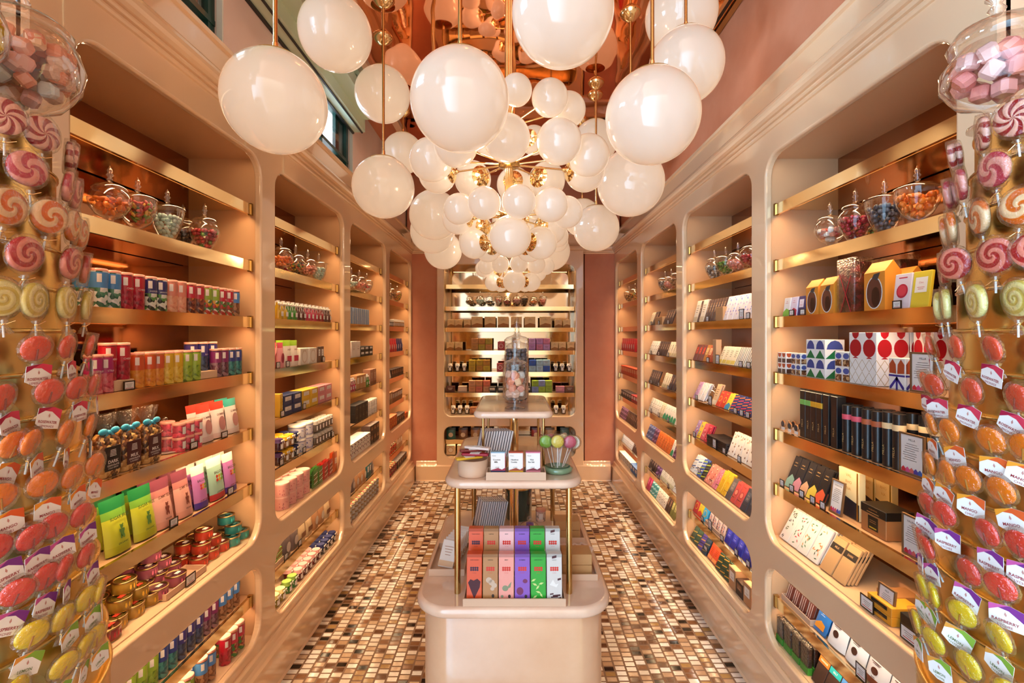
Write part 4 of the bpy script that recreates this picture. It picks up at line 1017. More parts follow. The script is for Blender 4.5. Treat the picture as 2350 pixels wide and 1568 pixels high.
@proto
def tall_sheet(name, a='#efd9a4', b2='#1a1d28', w=.10, h=.16, d=.022, word='VALRHONA'):
    P = Proto('tall_gift_box', name, 'box', w, d, h, 'gift boxes')
    b = MB(); b.slab(w, d, h, mat(a, .4), r=.0015, e=.001); P.part('carton', b)
    m = MB(); m.poly([(-w/2, .001), (w/2, .001), (w/2, h*.34), (0, h*.40), (-w/2, h*.46)], mat(b2, .4), -d/2-.0004)
    m.text(word[:3], 0, h*.88, h*.09, mat('#c98830', .5), -d/2-.0005, False); m.text(word[3:6], 0, h*.74, h*.09, mat('#c98830', .5), -d/2-.0005); m.text(word[6:], 0, h*.60, h*.09, mat('#c98830', .5), -d/2-.0005)
    m.rect(w*.42, h*.5, .006, h*.99, mat('#b8862c', .3, metal=.7), -d/2-.0008); P.part('print', m); return P
@proto
def dark_slab(name, base='#3f8f2c'):
    P = Proto('clear_slab_pack', name, 'packet', .05, .02, .10, 'clear packs')
    b = MB(); b.slab(.046, .014, .07, speckle(['#2a1612', '#3c211a', '#1c0f0c'], 120, bump=.8), r=.003, e=.002, c=(0, 0, .026)); P.part('contents', b)
    f = MB(); f.slab(.048, .018, .105, FILM, r=.003, e=.002); P.part('film', f); g = MB(); g.slab(.049, .019, .026, mat(base, .4), r=.002, e=.001); P.part('footer', g); return P
@proto
def packet(col, name, mk='diag', cs=('#f5efe8',), w=.07, h=.095, t=.014, seed=1, word=''):
    P = Proto('snack_packet', name, 'packet', w+.002, t, h, 'snack packets')
    b = MB(); n = 6
    for sg in (-1, 1):
        vs = [((i/n-.5)*w, sg*t/2*(1-abs(2*i/n-1)**2.5)*(1-abs(2*j/n-1)**4), h*j/n) for j in range(n+1) for i in range(n+1)]
        b.add(vs, [(j*(n+1)+i, j*(n+1)+i+1, (j+1)*(n+1)+i+1, (j+1)*(n+1)+i) for j in range(n) for i in range(n)], mat(col, .35, coat=.4), True)
    P.part('bag', b); m = MB(); motif(m, mk, w*.7, h*.7, -t/2, h*.15, cs, seed, word); P.part('print', m); return P
@proto
def ring_cookie(): 
    P = Proto('chocolate_medallion', 'round copper-rimmed chocolate medallion', 'chocolate', .03, .012, .04, 'chocolate medallions')
    b = MB(); X = Matrix.Translation((0, 0, .022)) @ Matrix.Rotation(PI/2, 4, 'X'); b.lathe([(.013, -.003), (.016, 0), (.013, .003)], mat('#c98a5a', .3, metal=.5), 20, xf=X); P.part('rim', b)
    d = MB(); d.disc(0, .022, .0115, .0115, mat('#2a2730', .3), -.0035, 16); P.part('face', d); t = MB(); t.box((0, -.002, .004), (.018, .004, .012), CARD); P.part('label', t); return P
@proto
def low_tub(name, col='#c8495c'):
    P = Proto('candy_tub', name, 'tub', .044, .042, .048, 'candy tubs')
    b = MB(); b.lathe([(.020, 0), (.021, .04)], speckle([col, shade(col, 1.2), shade(col, .8)], 90), 18); P.part('contents', b)
    l = MB(); l.add([(.0216*math.sin(t), -.0216*math.cos(t), z) for z in (.010, .034) for t in (-.4, 0, .4)], [(0, 1, 4, 3), (1, 2, 5, 4)], CARD); P.part('label', l)
    d = MB(); d.lathe([(.0218, .04), (.0218, .047), (.020, .048)], mat('#e39a86', .25, coat=.5), 18); P.part('lid', d); return P

# ------------------------------------------------------------------ placing
WALLZ = ZS + [ZSILL, ZLOW, ZBASE]
SHN = ['top shelf', 'second shelf', 'third shelf', 'fourth shelf', 'fifth shelf', 'sixth shelf', 'main ledge', 'low shelf', 'bottom ledge']
BN = ['nearest', 'second', 'third', 'farthest']
def upx(px, w=.07): return F*(XW+w)/abs(px-VX)
def put(P, s, b, k, u, w=None, dz=0., tilt=0., yaw=0., desc=None):
    if w is None: w = .054 + P.d/2 + (.0 if not tilt else .004)
    lift = abs(math.sin(tilt))*P.d/2 + .0006
    return spawn(P, (s*(XW+w), u, WALLZ[k]+dz+lift), (-tilt, 0, (-s)*PI/2+yaw), place=f'on {SHN[k]}, {BN[b]} {SIDEN[s]} cabinet', sort=VX + s*F*(XW+w)/u, desc=desc)
BACKN = {1: ', second back', 2: ', third back', 3: ', fourth back'}
def fill(s, b, k, seq, u=None, px=None, end=None):
    """lay goods side by side along a shelf in the order the picture shows them, left to right"""
    u0, u1 = yc(b)-.415, yc(b)+.415
    if u is None: u = u0 if s < 0 else u1
    if px is not None: u = upx(px)
    dr = 1 if s < 0 else -1
    for it in seq:
        if isinstance(it, (int, float)): u += dr*it; continue
        P, n, o = it[0], it[1], (it[2] if len(it) > 2 else {})
        tilt = o.get('tilt', 0); rows = o.get('rows', 1); rows = rows if P.name not in ('chocolate_bar',) else min(rows, 4 if b == 0 else 2 if b == 1 else 1); st = o.get('stack', 1); gap = o.get('gap', .003); pw = P.w + gap
        if o.get('tray'):
            T = tray(round(n*pw+.012, 3), o.get('td', .11)); put(T, s, b, k, u+dr*(n*pw+.012)/2, .056+T.d/2); u += dr*.006
        for i in range(n):
            if (dr > 0 and u+pw > u1+.012) or (dr < 0 and u-pw < u0-.012): return u
            for r in range(rows):
                for q in range(st):
                    w = (.034 if k in (6, 8) else .054) + P.d/2 + o.get('w', 0) + (.006 if o.get('tray') else 0) + r*(P.d+o.get('rg', .003))*(1/math.cos(tilt))
                    if tilt: w += .002
                    dsc = P.desc + (BACKN.get(r, '') if rows > 1 else '') + (', upper' if st > 1 and q == st-1 else ', lower' if st > 1 and q == 0 else ', middle' if st > 1 else '')
                    put(P, s, b, k, u+dr*pw/2, w, dz=q*(P.h+.0005)+(.0042 if o.get('tray') else 0)+o.get('dz', 0), tilt=tilt, yaw=RND.uniform(-1, 1)*o.get('jit', .03), desc=dsc)
            u += dr*pw
        if o.get('tray'): u += dr*.008
        if o.get('tags'):
            pass
    return u
def tags(s, b, k, us, big=()):
    for i, u in enumerate(us):
        P = tag_holder() if i not in big else tag_holder(.045, .05)
        put(P, s, b, k, u, .0495, dz=.0)
# ------------------------------------------------------------------ stock, left wall
Lf, Rt = -1, 1
def jar(s, b, px, kind, candy, k=1., w=.10, fillv=.85, row=1):
    P = jar_proto(kind, candy, k, fillv); put(P, s, b, row, upx(px, w), w)
def at_px(P, s, b, k, px, w=None, **o):
    if w is None: w = .056 + P.d/2
    put(P, s, b, k, upx(px, w), w, **o)
jar(Lf, 0, 252, 'bowl', 'orange gummy rings', .95); jar(Lf, 0, 316, 'urn', 'mixed gummy worms', 1.05); jar(Lf, 0, 384, 'taper', 'pale blue sugared candies', 1.05)
jar(Lf, 0, 420, 'ginger', 'dark chocolate drops', .95, .19); jar(Lf, 0, 470, 'ginger', 'red and green jellies', 1.1, .105); jar(Lf, 0, 458, 'bowl', 'pink bonbons', .9, .22)
T = tube
tw = T('#4a8fd0', ['#e9efe8', '#4f8f6c', '#2f6a54', '#ffffff'], 'blue-labelled candy tube'); tr = T('#c0142c', ['#a81230', '#c01a3a', '#8c0e26'], 'red cherry candy tube', 'CHERRY')
tn = T('#27256a', ['#e8ead8', '#5f9c4a', '#1e2a22', '#f5f5ee'], 'navy assorted candy tube', 'ASSORTED'); tp = T('#e58a74', ['#f0a684', '#f6bb98', '#e48f70'], 'peach ring candy tube')
tc_ = T('#c71f3c', ['#7a3020', '#9c4a2c', '#56201a', '#c9783c'], 'crimson-labelled nut tube'); tl = T('#9cba3a', ['#3a7a3a', '#e8b030', '#c43a2c', '#f0ece0'], 'lime-labelled candy tube')
tb = T('#5090d8', ['#8a5638', '#c08a60', '#6c3c28'], 'sky-blue cola tube'); to = T('#d8582c', ['#e8902c', '#f0a23c', '#d97c1c'], 'orange candy tube'); ty = T('#e0b428', ['#e9c23c', '#f2d45c', '#d8a820'], 'yellow candy tube')
tg = T('#a3c33a', ['#8fb030', '#a9c84a', '#6c8f22'], 'lime green candy tube'); tv = T('#3a2f7c', ['#2f3c5c', '#46587c', '#202a44'], 'deep blue candy tube', 'BLUE'); tm = T('#8a2a68', ['#6c3a50', '#a07a86', '#4c2a3c'], 'purple candy tube')
tt_ = T('#2c3f8c', ['#2a7a7a', '#48a09a', '#1c5a5e'], 'teal-filled candy tube'); tma = T('#b0246c', ['#d8586a', '#e0808a', '#c23c52'], 'magenta strawberry tube', 'STRAW')
fill(Lf, 0, 2, [(tw, 2, {'rows': 2, 'gap': .0}), (tr, 2, {'rows': 2, 'gap': 0}), .006, (tn, 2, {'rows': 2, 'gap': 0}), .004, (tp, 2, {'rows': 2, 'gap': 0}), .006, (tc_, 2, {'rows': 2, 'gap': 0}), .002, (tl, 2, {'rows': 2, 'gap': 0}), .002, (T('#c71f3c', ['#7a5030', '#4a8030', '#c43a2c', '#e8dcc0'], 'crimson mixed-fruit tube', 'MIX'), 2, {'rows': 2, 'gap': 0}), (tb, 2, {'rows': 2, 'gap': 0}), .006, (tb, 1, {'rows': 2, 'gap': 0})], px=213)
riser = lambda w, h, d=.06, nm='blush card riser': box(w, h, d, '#e8c29c', nm, 'none', kind='riser', cat='riser')
r1 = riser(.07, .03); at_px(r1, Lf, 0, 3, 262)
at_px(tma, Lf, 0, 3, 214); at_px(tma, Lf, 0, 3, 240)
for px in (246, 278): at_px(tr, Lf, 0, 3, px, dz=.0305)
at_px(to, Lf, 0, 3, 312); at_px(to, Lf, 0, 3, 340)
fill(Lf, 0, 3, [(to, 1, {'rows': 2, 'gap': 0}), (ty, 2, {'rows': 2, 'gap': 0}), .004, (tg, 2, {'rows': 2, 'gap': 0})], px=350)
r2 = riser(.095, .026); at_px(r2, Lf, 0, 3, 462)
for px in (438, 462, 484): at_px(tv, Lf, 0, 3, px, w=.095, dz=.0265)
fill(Lf, 0, 3, [(tm, 2, {'rows': 2, 'gap': 0}), .004, (tt_, 2, {'rows': 2, 'gap': 0}), .004, (tb, 2, {'rows': 2, 'gap': 0})], px=489)
put(tag_holder(.04, .026), Lf, 0, 3, upx(299, .046), .049)
# fourth shelf down: bows, cloche, tubs, pouches
at_px(choc_bag('DARK', 'dark chocolate bag with turquoise bow', '#1f1a1c'), Lf, 0, 4, 239); at_px(choc_bag('MILK', 'milk chocolate bag with turquoise bow'), Lf, 0, 4, 289); at_px(choc_bag('MILK', 'milk chocolate bag with turquoise bow'), Lf, 0, 4, 338)
at_px(cloche(), Lf, 0, 4, 377, w=.12)
lt = low_tub('pink low candy tub')
at_px(lt, Lf, 0, 4, 371, w=.135, dz=.006); at_px(lt, Lf, 0, 4, 384, w=.102, dz=.006); at_px(lt, Lf, 0, 4, 384, w=.102, dz=.056)
fill(Lf, 0, 4, [(lt, 3, {'stack': 2, 'rows': 1, 'gap': 0})], px=402)
pk = pouch('#d8402f', '#f3ded6', 'red-topped white gummy pouch', 'GUMMIES', '', .082, .135, .03, '#e8c8c0', 'oval', iconc='#c98a86')
pt = pouch('#3fb0a0', '#f3e6dc', 'teal-topped white gummy pouch', 'GUMMIES', '', .082, .135, .03, '#e8d0c4', 'oval', iconc='#c9908a'); pyw = pouch('#e8b81c', '#f0e0d0', 'yellow-topped white gummy pouch', 'GUMMIES', '', .082, .135, .03, '#e8d0c4', 'oval', iconc='#c9806a')
fill(Lf, 0, 4, [(pk, 2, {'rows': 2, 'tilt': .12}), .004, (pt, 1, {'rows': 2, 'tilt': .12}), (pyw, 1, {'rows': 2, 'tilt': .12})], px=457)
put(tag_holder(.038, .024), Lf, 0, 4, upx(447, .046), .049); put(tag_holder(.038, .024), Lf, 0, 4, upx(517, .046), .049)
# fifth: big pouches
pg = pouch('#0f7038', '#bcc230', 'green and lime bear gummy pouch', 'SUGAR FREE', 'ORGANIC', .09, .155, .036, '#b4b824', 'bear', iconc='#5a8a40', fade='#6fa436')
pp = pouch('#7c3a4c', '#e8a99a', 'mauve and pink bear gummy pouch', 'GUMMY BEARS', 'VEGAN', .082, .155, .034, '#e2a08c', 'bear', iconc='#8a4438', fade='#c07a74')
pv = pouch('#f0e6dc', '#c77cc0', 'lilac gummy pouch with purple base', 'BALLOO', 'GRUMPY BEAR', .072, .15, .03, '#4c3096', 'dots', fade='#c77cc0'); pm = pouch('#f3ebe2', '#a9d0b8', 'mint gummy pouch with white header', 'BALLOO', 'AITZ BJORNE', .095, .155, .03, '#c43c3c', 'dots', fade='#a9d0b8')
at_px(pg, Lf, 0, 5, 272, tilt=.14); at_px(pg, Lf, 0, 5, 334, tilt=.14)
for px in (256, 322): put(pg, Lf, 0, 5, upx(px, .13), .135, tilt=.14, desc='set-back green and lime bear pouch')
fill(Lf, 0, 5, [(pp, 1, {'rows': 2, 'tilt': .14}), .012, (pp, 1, {'rows': 3, 'tilt': .14}), .008, (pv, 1, {'rows': 3, 'tilt': .12}), .012, (pm, 1, {'rows': 3, 'tilt': .12}), .002, (pv, 1, {'rows': 2, 'tilt': .12}), (pm, 1, {'rows': 2, 'tilt': .12})], px=358)
put(tag_holder(.038, .028), Lf, 0, 5, upx(401, .046), .049); put(tag_holder(.038, .028), Lf, 0, 5, upx(531, .046), .049)
# main ledge: pyramids of tins
t_y = tin('#a9822c', 'ochre candy tin'); t_m = tin('#a8566a', 'mauve candy tin', seal='#f0e0d8'); t_r = tin('#c23a24', 'red candy tin', seal='#f3e8e0'); t_t = tin('#2f8f8c', 'teal candy tin', seal='#2f6a6a'); t_d = tin('#8c2430', 'dark red candy tin')
def pyramid(P, s, b, k, u, w, n, yaw=0):
    """n tins along, stacked in steps"""
    st = P.w + .002
    for q in range(n):
        for i in range(n-q):
            for r in range(2 if q < n-1 else 1):
                put(P, s, b, k, u + (i + q*.5)*st, w + r*(P.d+.003) + q*.012, dz=q*(P.h+.0005), desc=P.desc + ('' if r == 0 else ', second back') + (', lower' if q == 0 else ', middle' if q == 1 and n > 2 else ', upper'))
pyramid(t_y, Lf, 0, 6, upx(262, .09)+.0, .09, 3); pyramid(t_m, Lf, 0, 6, 1.572, .155, 3)
at_px(t_d, Lf, 0, 6, 226, w=.075); at_px(t_d, Lf, 0, 6, 247, w=.07)
trb = tray(.20, .075, .02); at_px(trb, Lf, 0, 6, 405, w=.078); put(t_m, Lf, 0, 6, upx(360, .08), .08, dz=.005); put(t_m, Lf, 0, 6, upx(403, .08), .08, dz=.005)
put(tag_holder(.05, .034), Lf, 0, 6, upx(440, .03), .034)
pyramid(t_r, Lf, 0, 6, 1.752, .09, 3); pyramid(t_t, Lf, 0, 6, 1.930, .075, 2); pyramid(t_t, Lf, 0, 6, 1.895, .21, 3) if 0 else None
put(t_t, Lf, 0, 6, 1.962, .115, dz=2*(t_t.h+.0005), desc='topmost teal candy tin')
# low shelf, bottom ledge: tubes
fill(Lf, 0, 7, [(T('#c04028', ['#b8301c', '#d04a2c'], 'scarlet candy tube'), 2, {'rows': 2, 'gap': 0}), (ty, 3, {'rows': 2, 'gap': 0}), (tg, 3, {'rows': 2, 'gap': 0}), (tt_, 2, {'rows': 2, 'gap': 0}), (tv, 3, {'rows': 2, 'gap': 0}), (tm, 2, {'rows': 2, 'gap': 0}), .008, (tb, 3, {'rows': 2, 'gap': 0})])
tmx = T('#c8304a', ['#8c2c30', '#3a7a3a', '#c08a50'], 'cherry mixed candy tube')
fill(Lf, 0, 8, [(tmx, 3, {'rows': 1}), .02, (tl, 2, {}), .02, (tmx, 2, {}), .03, (tl, 2, {'rows': 2}), .03, (tb, 2, {'rows': 2, 'tray': 1, 'td': .11}), .03, (tr, 1, {}), (tmx, 2, {'rows': 2})])

# second left cabinet
for px, kd, c, w in ((645, 'bowl', 'orange gummy rings', .10), (652, 'urn', 'red berry gums', .22), (678, 'bulge', 'rainbow jelly beans', .10), (690, 'urn', 'dark chocolate drops', .2), (706, 'bulge', 'salmon gummy hearts', .10), (731, 'taper', 'pale blue sugared candies', .10)): jar(Lf, 1, px, kd, c, 1.05, w)
gb = [gift_bottle(f'{n} ribboned syrup bottle', c) for n, c in (('yellow', '#c9a21c'), ('green', '#3f8a2c'), ('brown', '#5a2418'), ('pink', '#c02c50'), ('red', '#9c1c24'), ('navy', '#20244c'))]
fill(Lf, 1, 2, [(gb[0], 2, {'rows': 2}), (gb[1], 2, {'rows': 2}), (gb[2], 2), (gb[3], 3, {'rows': 2}), (gb[4], 2), (gb[2], 2), (gb[5], 2), (gb[1], 1), (gb[4], 1)], px=634)
pgn = pouch('#9cc832', '#efe0d2', 'green-topped striped pouch', 'SWEET', '', .075, .13, .03, None, 'stripe', iconc='#d8405c'); pkn = pouch('#d8506a', '#e89aa0', 'pink tall pouch', '', '', .06, .12, .028, None, 'oval', iconc='#a82848')
pill = box(.105, .085, .12, '#f3e9dc', 'white rounded gift box', 'medal', ('#e0cdb8', '#f3e9dc'), kind='gift_box')
fill(Lf, 1, 3, [(pkn, 1, {'rows': 2}), (pgn, 2, {'rows': 2}), .004, (pill, 2), .01, (bar('#6c4a38', 'brown small bar', 'panel', w=.04, h=.09), 2)], px=634)
bxs = [box(.10, .048, .07, c, n, mk, cs) for c, n, mk, cs in (('#23305c', 'navy floral box', 'panel', ('#efe6dc', '#23305c')), ('#e3b83a', 'yellow truffle box', 'panel', ('#f3ece2', '#a87a20')), ('#d88a90', 'pink truffle box', 'panel', ('#f6ece6', '#b04a60')))]
fill(Lf, 1, 4, [(box(.03, .11, .07, '#d8b03c', 'tall yellow box', 'dots', ('#b8502a', '#f3e6c8')), 1), (bxs[0], 2, {'stack': 2}), (bxs[1], 2, {'stack': 2}), (bxs[2], 2, {'stack': 2}), (bxs[0], 2, {'stack': 2})], px=634)
jm = [jam(n, c, t) for n, c, t in (('purple jam jar', '#3a1428', '#4a2a5c'), ('yellow-topped honey jar', '#8a5a2c', '#f0b81c'), ('navy-topped syrup jar', '#1c1c28', '#22285c'), ('red-topped strawberry jar', '#5c0c16', '#e8a8a0'), ('cream-topped pickle jar', '#8a7a2c', '#f0dc9a'), ('green fruit jar', '#1f7a2c', '#8fb04a'))]
cn = canister('delft-blue patterned canister', '#e6e0e4', '#3048a0'); sm = jam('silver-lidded spice jar', '#6c5a4c', '#c9beb0', .018, .06, False)
fill(Lf, 1, 5, [(jm[0], 1, {'stack': 2}), (jm[1], 2, {'stack': 2, 'rows': 2}), (jm[2], 1, {'stack': 2, 'rows': 2}), .004, (cn, 2, {'stack': 2}), .002, (sm, 6, {'stack': 2, 'rows': 2})], px=634)
cp = canister('pink marshmallow canister', '#e8a79c', '#b8505c', .036, .062, 'x', '#eab0a0')
pr_ = packet('#4a8a3a', 'green striped packet', 'diag', ('#f3e6d8', '#c4302c')); po = packet('#d8642c', 'orange sweet packet', 'panel', ('#f6dcc0', '#b83820'), h=.12); pl_ = packet('#b4c23c', 'lime sweet packet', 'panel', ('#f0ecc8', '#5a7a20'), h=.12); pred = packet('#c4302c', 'red striped packet', 'diag', ('#f3e6d8', '#3a7a3a'))
fill(Lf, 1, 6, [(cp, 4, {'stack': 2, 'rows': 2}), .006, (pr_, 2, {'rows': 3}), (pred, 2, {'rows': 3}), (po, 2, {'rows': 2}), (pl_, 1, {'rows': 2})], px=637)
pb = pouch('#8a5a3a', '#b9855a', 'brown kraft pouch', '', '', .085, .12, .03, None, 'oval', iconc='#f0e2d0'); pkr = pouch('#c49a6a', '#d8b88c', 'light kraft pouch', '', '', .085, .12, .03, None, 'stripe', iconc='#8a5432'); pdk = pouch('#4a3a3c', '#6c5a58', 'dark grey pouch', '', '', .085, .12, .03, None, 'oval', iconc='#d8c8bc')
fill(Lf, 1, 7, [(bar('#7aa03a', 'green boxed bar', 'diag', ('#c43a2c', '#f0e0a0'), .05, .07, .02, seed=3), 3, {'rows': 2, 'tray': 1, 'td': .08}), (pdk, 2, {'rows': 2}), (pkr, 2, {'rows': 2}), (pb, 2, {'rows': 2}), (pkr, 1, {'rows': 2}), (pdk, 1, {'rows': 2})])
fill(Lf, 1, 8, [(jm[4], 3, {'rows': 2}), .01, (jm[5], 2), .01, (jm[3], 5, {'rows': 2}), .008, (jm[2], 4, {'rows': 2})])
for k_, pxs in ((3, (640, 662, 744)), (4, (650, 700)), (5, (648, 700, 765)), (6, (655, 690, 722)), (7, (658, 690))): tags(Lf, 1, k_, [upx(p, .046) for p in pxs])
# third left cabinet
for px, kd, c in ((806, 'bulge', 'pale blue sugared candies'), (824, 'bowl', 'salmon gummy hearts'), (841, 'urn', 'cream and red sweets')): jar(Lf, 2, px, kd, c, 1.0)
bs = box(.09, .028, .09, '#a9c4e4', 'pale blue striped box', 'stripes', ('#f3ece4', '#5a86c8'), kind='flat_box')
fill(Lf, 2, 2, [(bs, 1, {'stack': 5}), (bs, 5, {'stack': 4})])
wb = box(.09, .11, .06, '#f3e8dc', 'white printed gift box', 'panel', ('#efe2d4', '#a05a60'))
fill(Lf, 2, 3, [(pouch('#f0e2da', '#d89aa4', 'pink and white pouch', 'LOVE', '', .08, .12, .03), 2, {'rows': 2}), (wb, 2, {'rows': 1}), (box(.10, .035, .08, '#2a2422', 'black flat box', 'panel'), 3, {'stack': 2})])
bkr = box(.07, .10, .06, '#b9865a', 'kraft gift box', 'panel', ('#f0e2d0', '#7a4a2c')); bpk = gift_bottle('pink liqueur bottle', '#b83a58', .018, .085)
fill(Lf, 2, 4, [(bar('#e8dcd0', 'cream bar', 'panel', w=.06), 2, {'rows': 2}), (bpk, 3, {'rows': 2}), (bkr, 3), (gb[1], 2, {'rows': 2}), (box(.08, .12, .06, '#a8745c', 'brown tall box', 'lines', ('#8a543c', '#f0e0d0')), 2)])
blk = box(.07, .06, .07, '#1c1a1c', 'black gift box', 'panel', ('#3a3638', '#c0a060')); wc = canister('white tea canister', '#e9e0d8', '#4a4038', .03, .055, 'x'); 
put(cloche(.034, .09), Lf, 2, 5, yc(2)-.26, .105)
fill(Lf, 2, 5, [.24, (blk, 4, {'stack': 2}), (wc, 4, {'stack': 2}), (box(.05, .10, .05, '#3a4a8c', 'blue tall box', 'panel'), 2)])
dot = box(.062, .10, .05, '#f3ebe2', 'white spotted box', 'dots', ('#4a1c30', '#a02c44', '#1c1a20')); dk = box(.075, .07, .07, '#3a241c', 'dark brown box', 'panel', ('#8a5a3a', '#f0e0d0'))
fill(Lf, 2, 6, [(dot, 8, {'rows': 2}), (dk, 4, {'stack': 2})])
fill(Lf, 2, 7, [(pdk, 3, {'rows': 2}), (pb, 3, {'rows': 2}), (box(.05, .10, .05, '#2f6a70', 'teal tall box', 'panel'), 2), (pdk, 1)])
sn = tin('#b9b4b0', 'silver-banded tin', hh=.034, r=.03)
fill(Lf, 2, 8, [(sn, 12, {'stack': 3, 'rows': 1})])
# farthest left cabinet
jar(Lf, 3, 896, 'bowl', 'brown mixed nuts', 1.); jar(Lf, 3, 911, 'urn', 'rainbow jelly beans', 1.)
fill(Lf, 3, 2, [(sm, 8, {'rows': 2}), (jam('clear honey jar', '#c98a4a', '#e8d8c8', .022, .07, False), 8)])
pr2 = pouch('#b01c2c', '#c8303c', 'red foil pouch', '', '', .08, .12, .03, None, 'oval', iconc='#f0d8d0'); pn2 = pouch('#22285c', '#2c3470', 'navy foil pouch', '', '', .08, .12, .03, None, 'oval', iconc='#e0d8e8')
fill(Lf, 3, 3, [(pr2, 6, {'rows': 2}), (pn2, 3, {'rows': 2})])
fill(Lf, 3, 4, [(bar('#efe4d8', 'white boxed bar', 'panel', w=.06, h=.12), 4, {'tilt': .2, 'rows': 2}), (dk, 6)])
fill(Lf, 3, 5, [(bkr, 4), (box(.06, .09, .06, '#8a5a3c', 'cocoa box', 'panel'), 6)])
ob = box(.06, .05, .06, '#d8642c', 'orange cube box', 'medal', ('#8a3a1c', '#e8904a'))
fill(Lf, 3, 6, [(ob, 6, {'stack': 2}), (dk, 4), (ob, 2)])
fill(Lf, 3, 7, [(t_r, 7, {'stack': 2}), (bkr, 3)]); fill(Lf, 3, 8, [(t_d, 6, {'stack': 2}), (dk, 5)])

# ------------------------------------------------------------------ stock, right wall (listed as seen, left to right)
jar(Rt, 0, 1905, 'bowl', 'cream and red sweets', .95); jar(Rt, 0, 1963, 'ginger', 'red berry gums', 1.15); jar(Rt, 0, 1992, 'ginger', 'rainbow jelly beans', 1.0, .235); jar(Rt, 0, 2030, 'taper', 'grey-blue chocolate pebbles', 1.15); jar(Rt, 0, 2105, 'urn', 'orange gummy rings', 1.15)
fb = [bar('#efe8e4', 'white lime-corner chocolate bar', 'wedge', ('#8ac04a', '#c83a50'), .045, .075, seed=1), bar('#e8d8ea', 'lilac reindeer chocolate bar', 'wedge', ('#c83a50', '#c83a50'), .045, .075), bar('#3a2c6c', 'violet chocolate bar', 'panel', ('#efe6f0', '#c83a50'), .045, .075)]
fill(Rt, 0, 2, [(fb[0], 1, {'rows': 3, 'tilt': .12}), (fb[1], 1, {'rows': 3, 'tilt': .12}), (fb[2], 2, {'rows': 2, 'tilt': .12})], px=1803)
gx = gable('orange house-shaped chocolate box'); gy = gable('large orange house-shaped box', w=.085, h=.15, d=.05)
at_px(gx, Rt, 0, 2, 1877); at_px(gx, Rt, 0, 2, 1912)
db = MB(); 
def wrapped_block():
    P = Proto('wrapped_chocolate', 'tall cellophane-wrapped dark chocolate block', 'chocolate', .085, .07, .185)
    b = MB(); b.slab(.078, .06, .165, speckle(['#3a1512', '#57201c', '#2a0e0c', '#701c20'], 60, bump=.5), r=.006, e=.004); P.part('block', b); f = MB(); f.slab(.085, .068, .18, FILM, r=.005, e=.003); P.part('film', f)
    r_ = MB(); r_.rod((-.02, -.035, .0), (.03, -.035, .12), .0012, mat('#a81420', .4)); r_.rod((.03, -.035, 0), (-.025, -.035, .13), .0012, mat('#a81420', .4)); P.part('ribbon', r_); return P
wbk = wrapped_block(); at_px(wbk, Rt, 0, 2, 1962)
for px in (1985, 2030, 2075): at_px(wbk, Rt, 0, 2, px-10, w=.20)
at_px(gy, Rt, 0, 2, 2025); at_px(gx, Rt, 0, 2, 2040, w=.145); at_px(gx, Rt, 0, 2, 2083, w=.145)
at_px(bar('#eadbe2', 'lilac strawberry chocolate bar', 'medal', ('#c4203c', '#d83a4c'), .06, .10), Rt, 0, 2, 2070, tilt=.1); at_px(bar('#e3c932', 'yellow banana chocolate bar', 'panel', ('#f3ece0', '#c83a30'), .06, .10), Rt, 0, 2, 2112, tilt=.12)
for px in (1815, 1840, 2056): put(tag_holder(.032, .024), Rt, 0, 2, upx(px, .046), .049)
at_px(pattern_box(.06, .085, .05, 'rust fan-patterned box', 'rust'), Rt, 0, 3, 1808); at_px(pattern_box(.065, .085, .05, 'window-fronted nut box', 'window'), Rt, 0, 3, 1841)
at_px(pattern_box(.11, .14, .07, 'large green and blue arch-patterned box', 'arch'), Rt, 0, 3, 1893); at_px(pattern_box(.075, .10, .05, 'blue-scalloped nut box', 'window'), Rt, 0, 3, 1950)
at_px(pattern_box(.12, .165, .10, 'large white box with red circles and gold lattice', 'red'), Rt, 0, 3, 2015); at_px(pattern_box(.06, .09, .05, 'orange and blue petal box', 'petal'), Rt, 0, 3, 2078)
for px in (2098, 2150): at_px(pattern_box(.07, .165, .08, 'red-circled box behind', 'red'), Rt, 0, 3, px, w=.2)
at_px(info_sign('MILLA', .08, .11), Rt, 0, 3, 2118, desc='framed barcode card')
for px in (1798, 1813, 1828): at_px(ring_cookie(), Rt, 0, 4, px, w=.07)
for px in (1808, 1822, 1838): at_px(ring_cookie(), Rt, 0, 4, px, w=.105)
def bt(pxs, band, name, col, flat=False, rows=2):
    P = black_tube(band, name, .178, .0165, col, flat)
    for px in pxs:
        for r in range(rows): at_px(P, Rt, 0, 4, px, w=.075+r*.036, desc=P.desc+BACKN.get(r, ''))
bt((1851, 1864), 1, 'tall black box with green band', '#7cc060', True); bt((1876, 1889), 1, 'tall black box with yellow band', '#e0a82c', True); bt((1905, 1924), 0, 'plain tall black box', '#222', True)
P_ = black_tube(1, 'shorter black tube with pink band', .155, .0165, '#d8586c')
def bt2(pxs, name, col, h=.155):
    P = black_tube(1, name, h, .0165, col)
    for px in pxs:
        for r in range(2): at_px(P, Rt, 0, 4, px, w=.075+r*.036, desc=P.desc+BACKN.get(r, ''))
bt2((1946, 1968), 'black tube with pink band', '#d8586c'); bt2((1992, 2015), 'black tube with copper band', '#b0603c'); bt2((2040, 2064), 'black tube with cream band', '#ecd0a0', .16)
for px in (2095, 2125, 2155): at_px(P_ if 0 else black_tube(1, 'black tube with cream band', .16, .0165, '#ecd0a0'), Rt, 0, 4, px, w=.13, desc='set-back black tube with cream band')
at_px(info_sign('MILLA', .085, .115), Rt, 0, 4, 2093, desc='tall framed card')
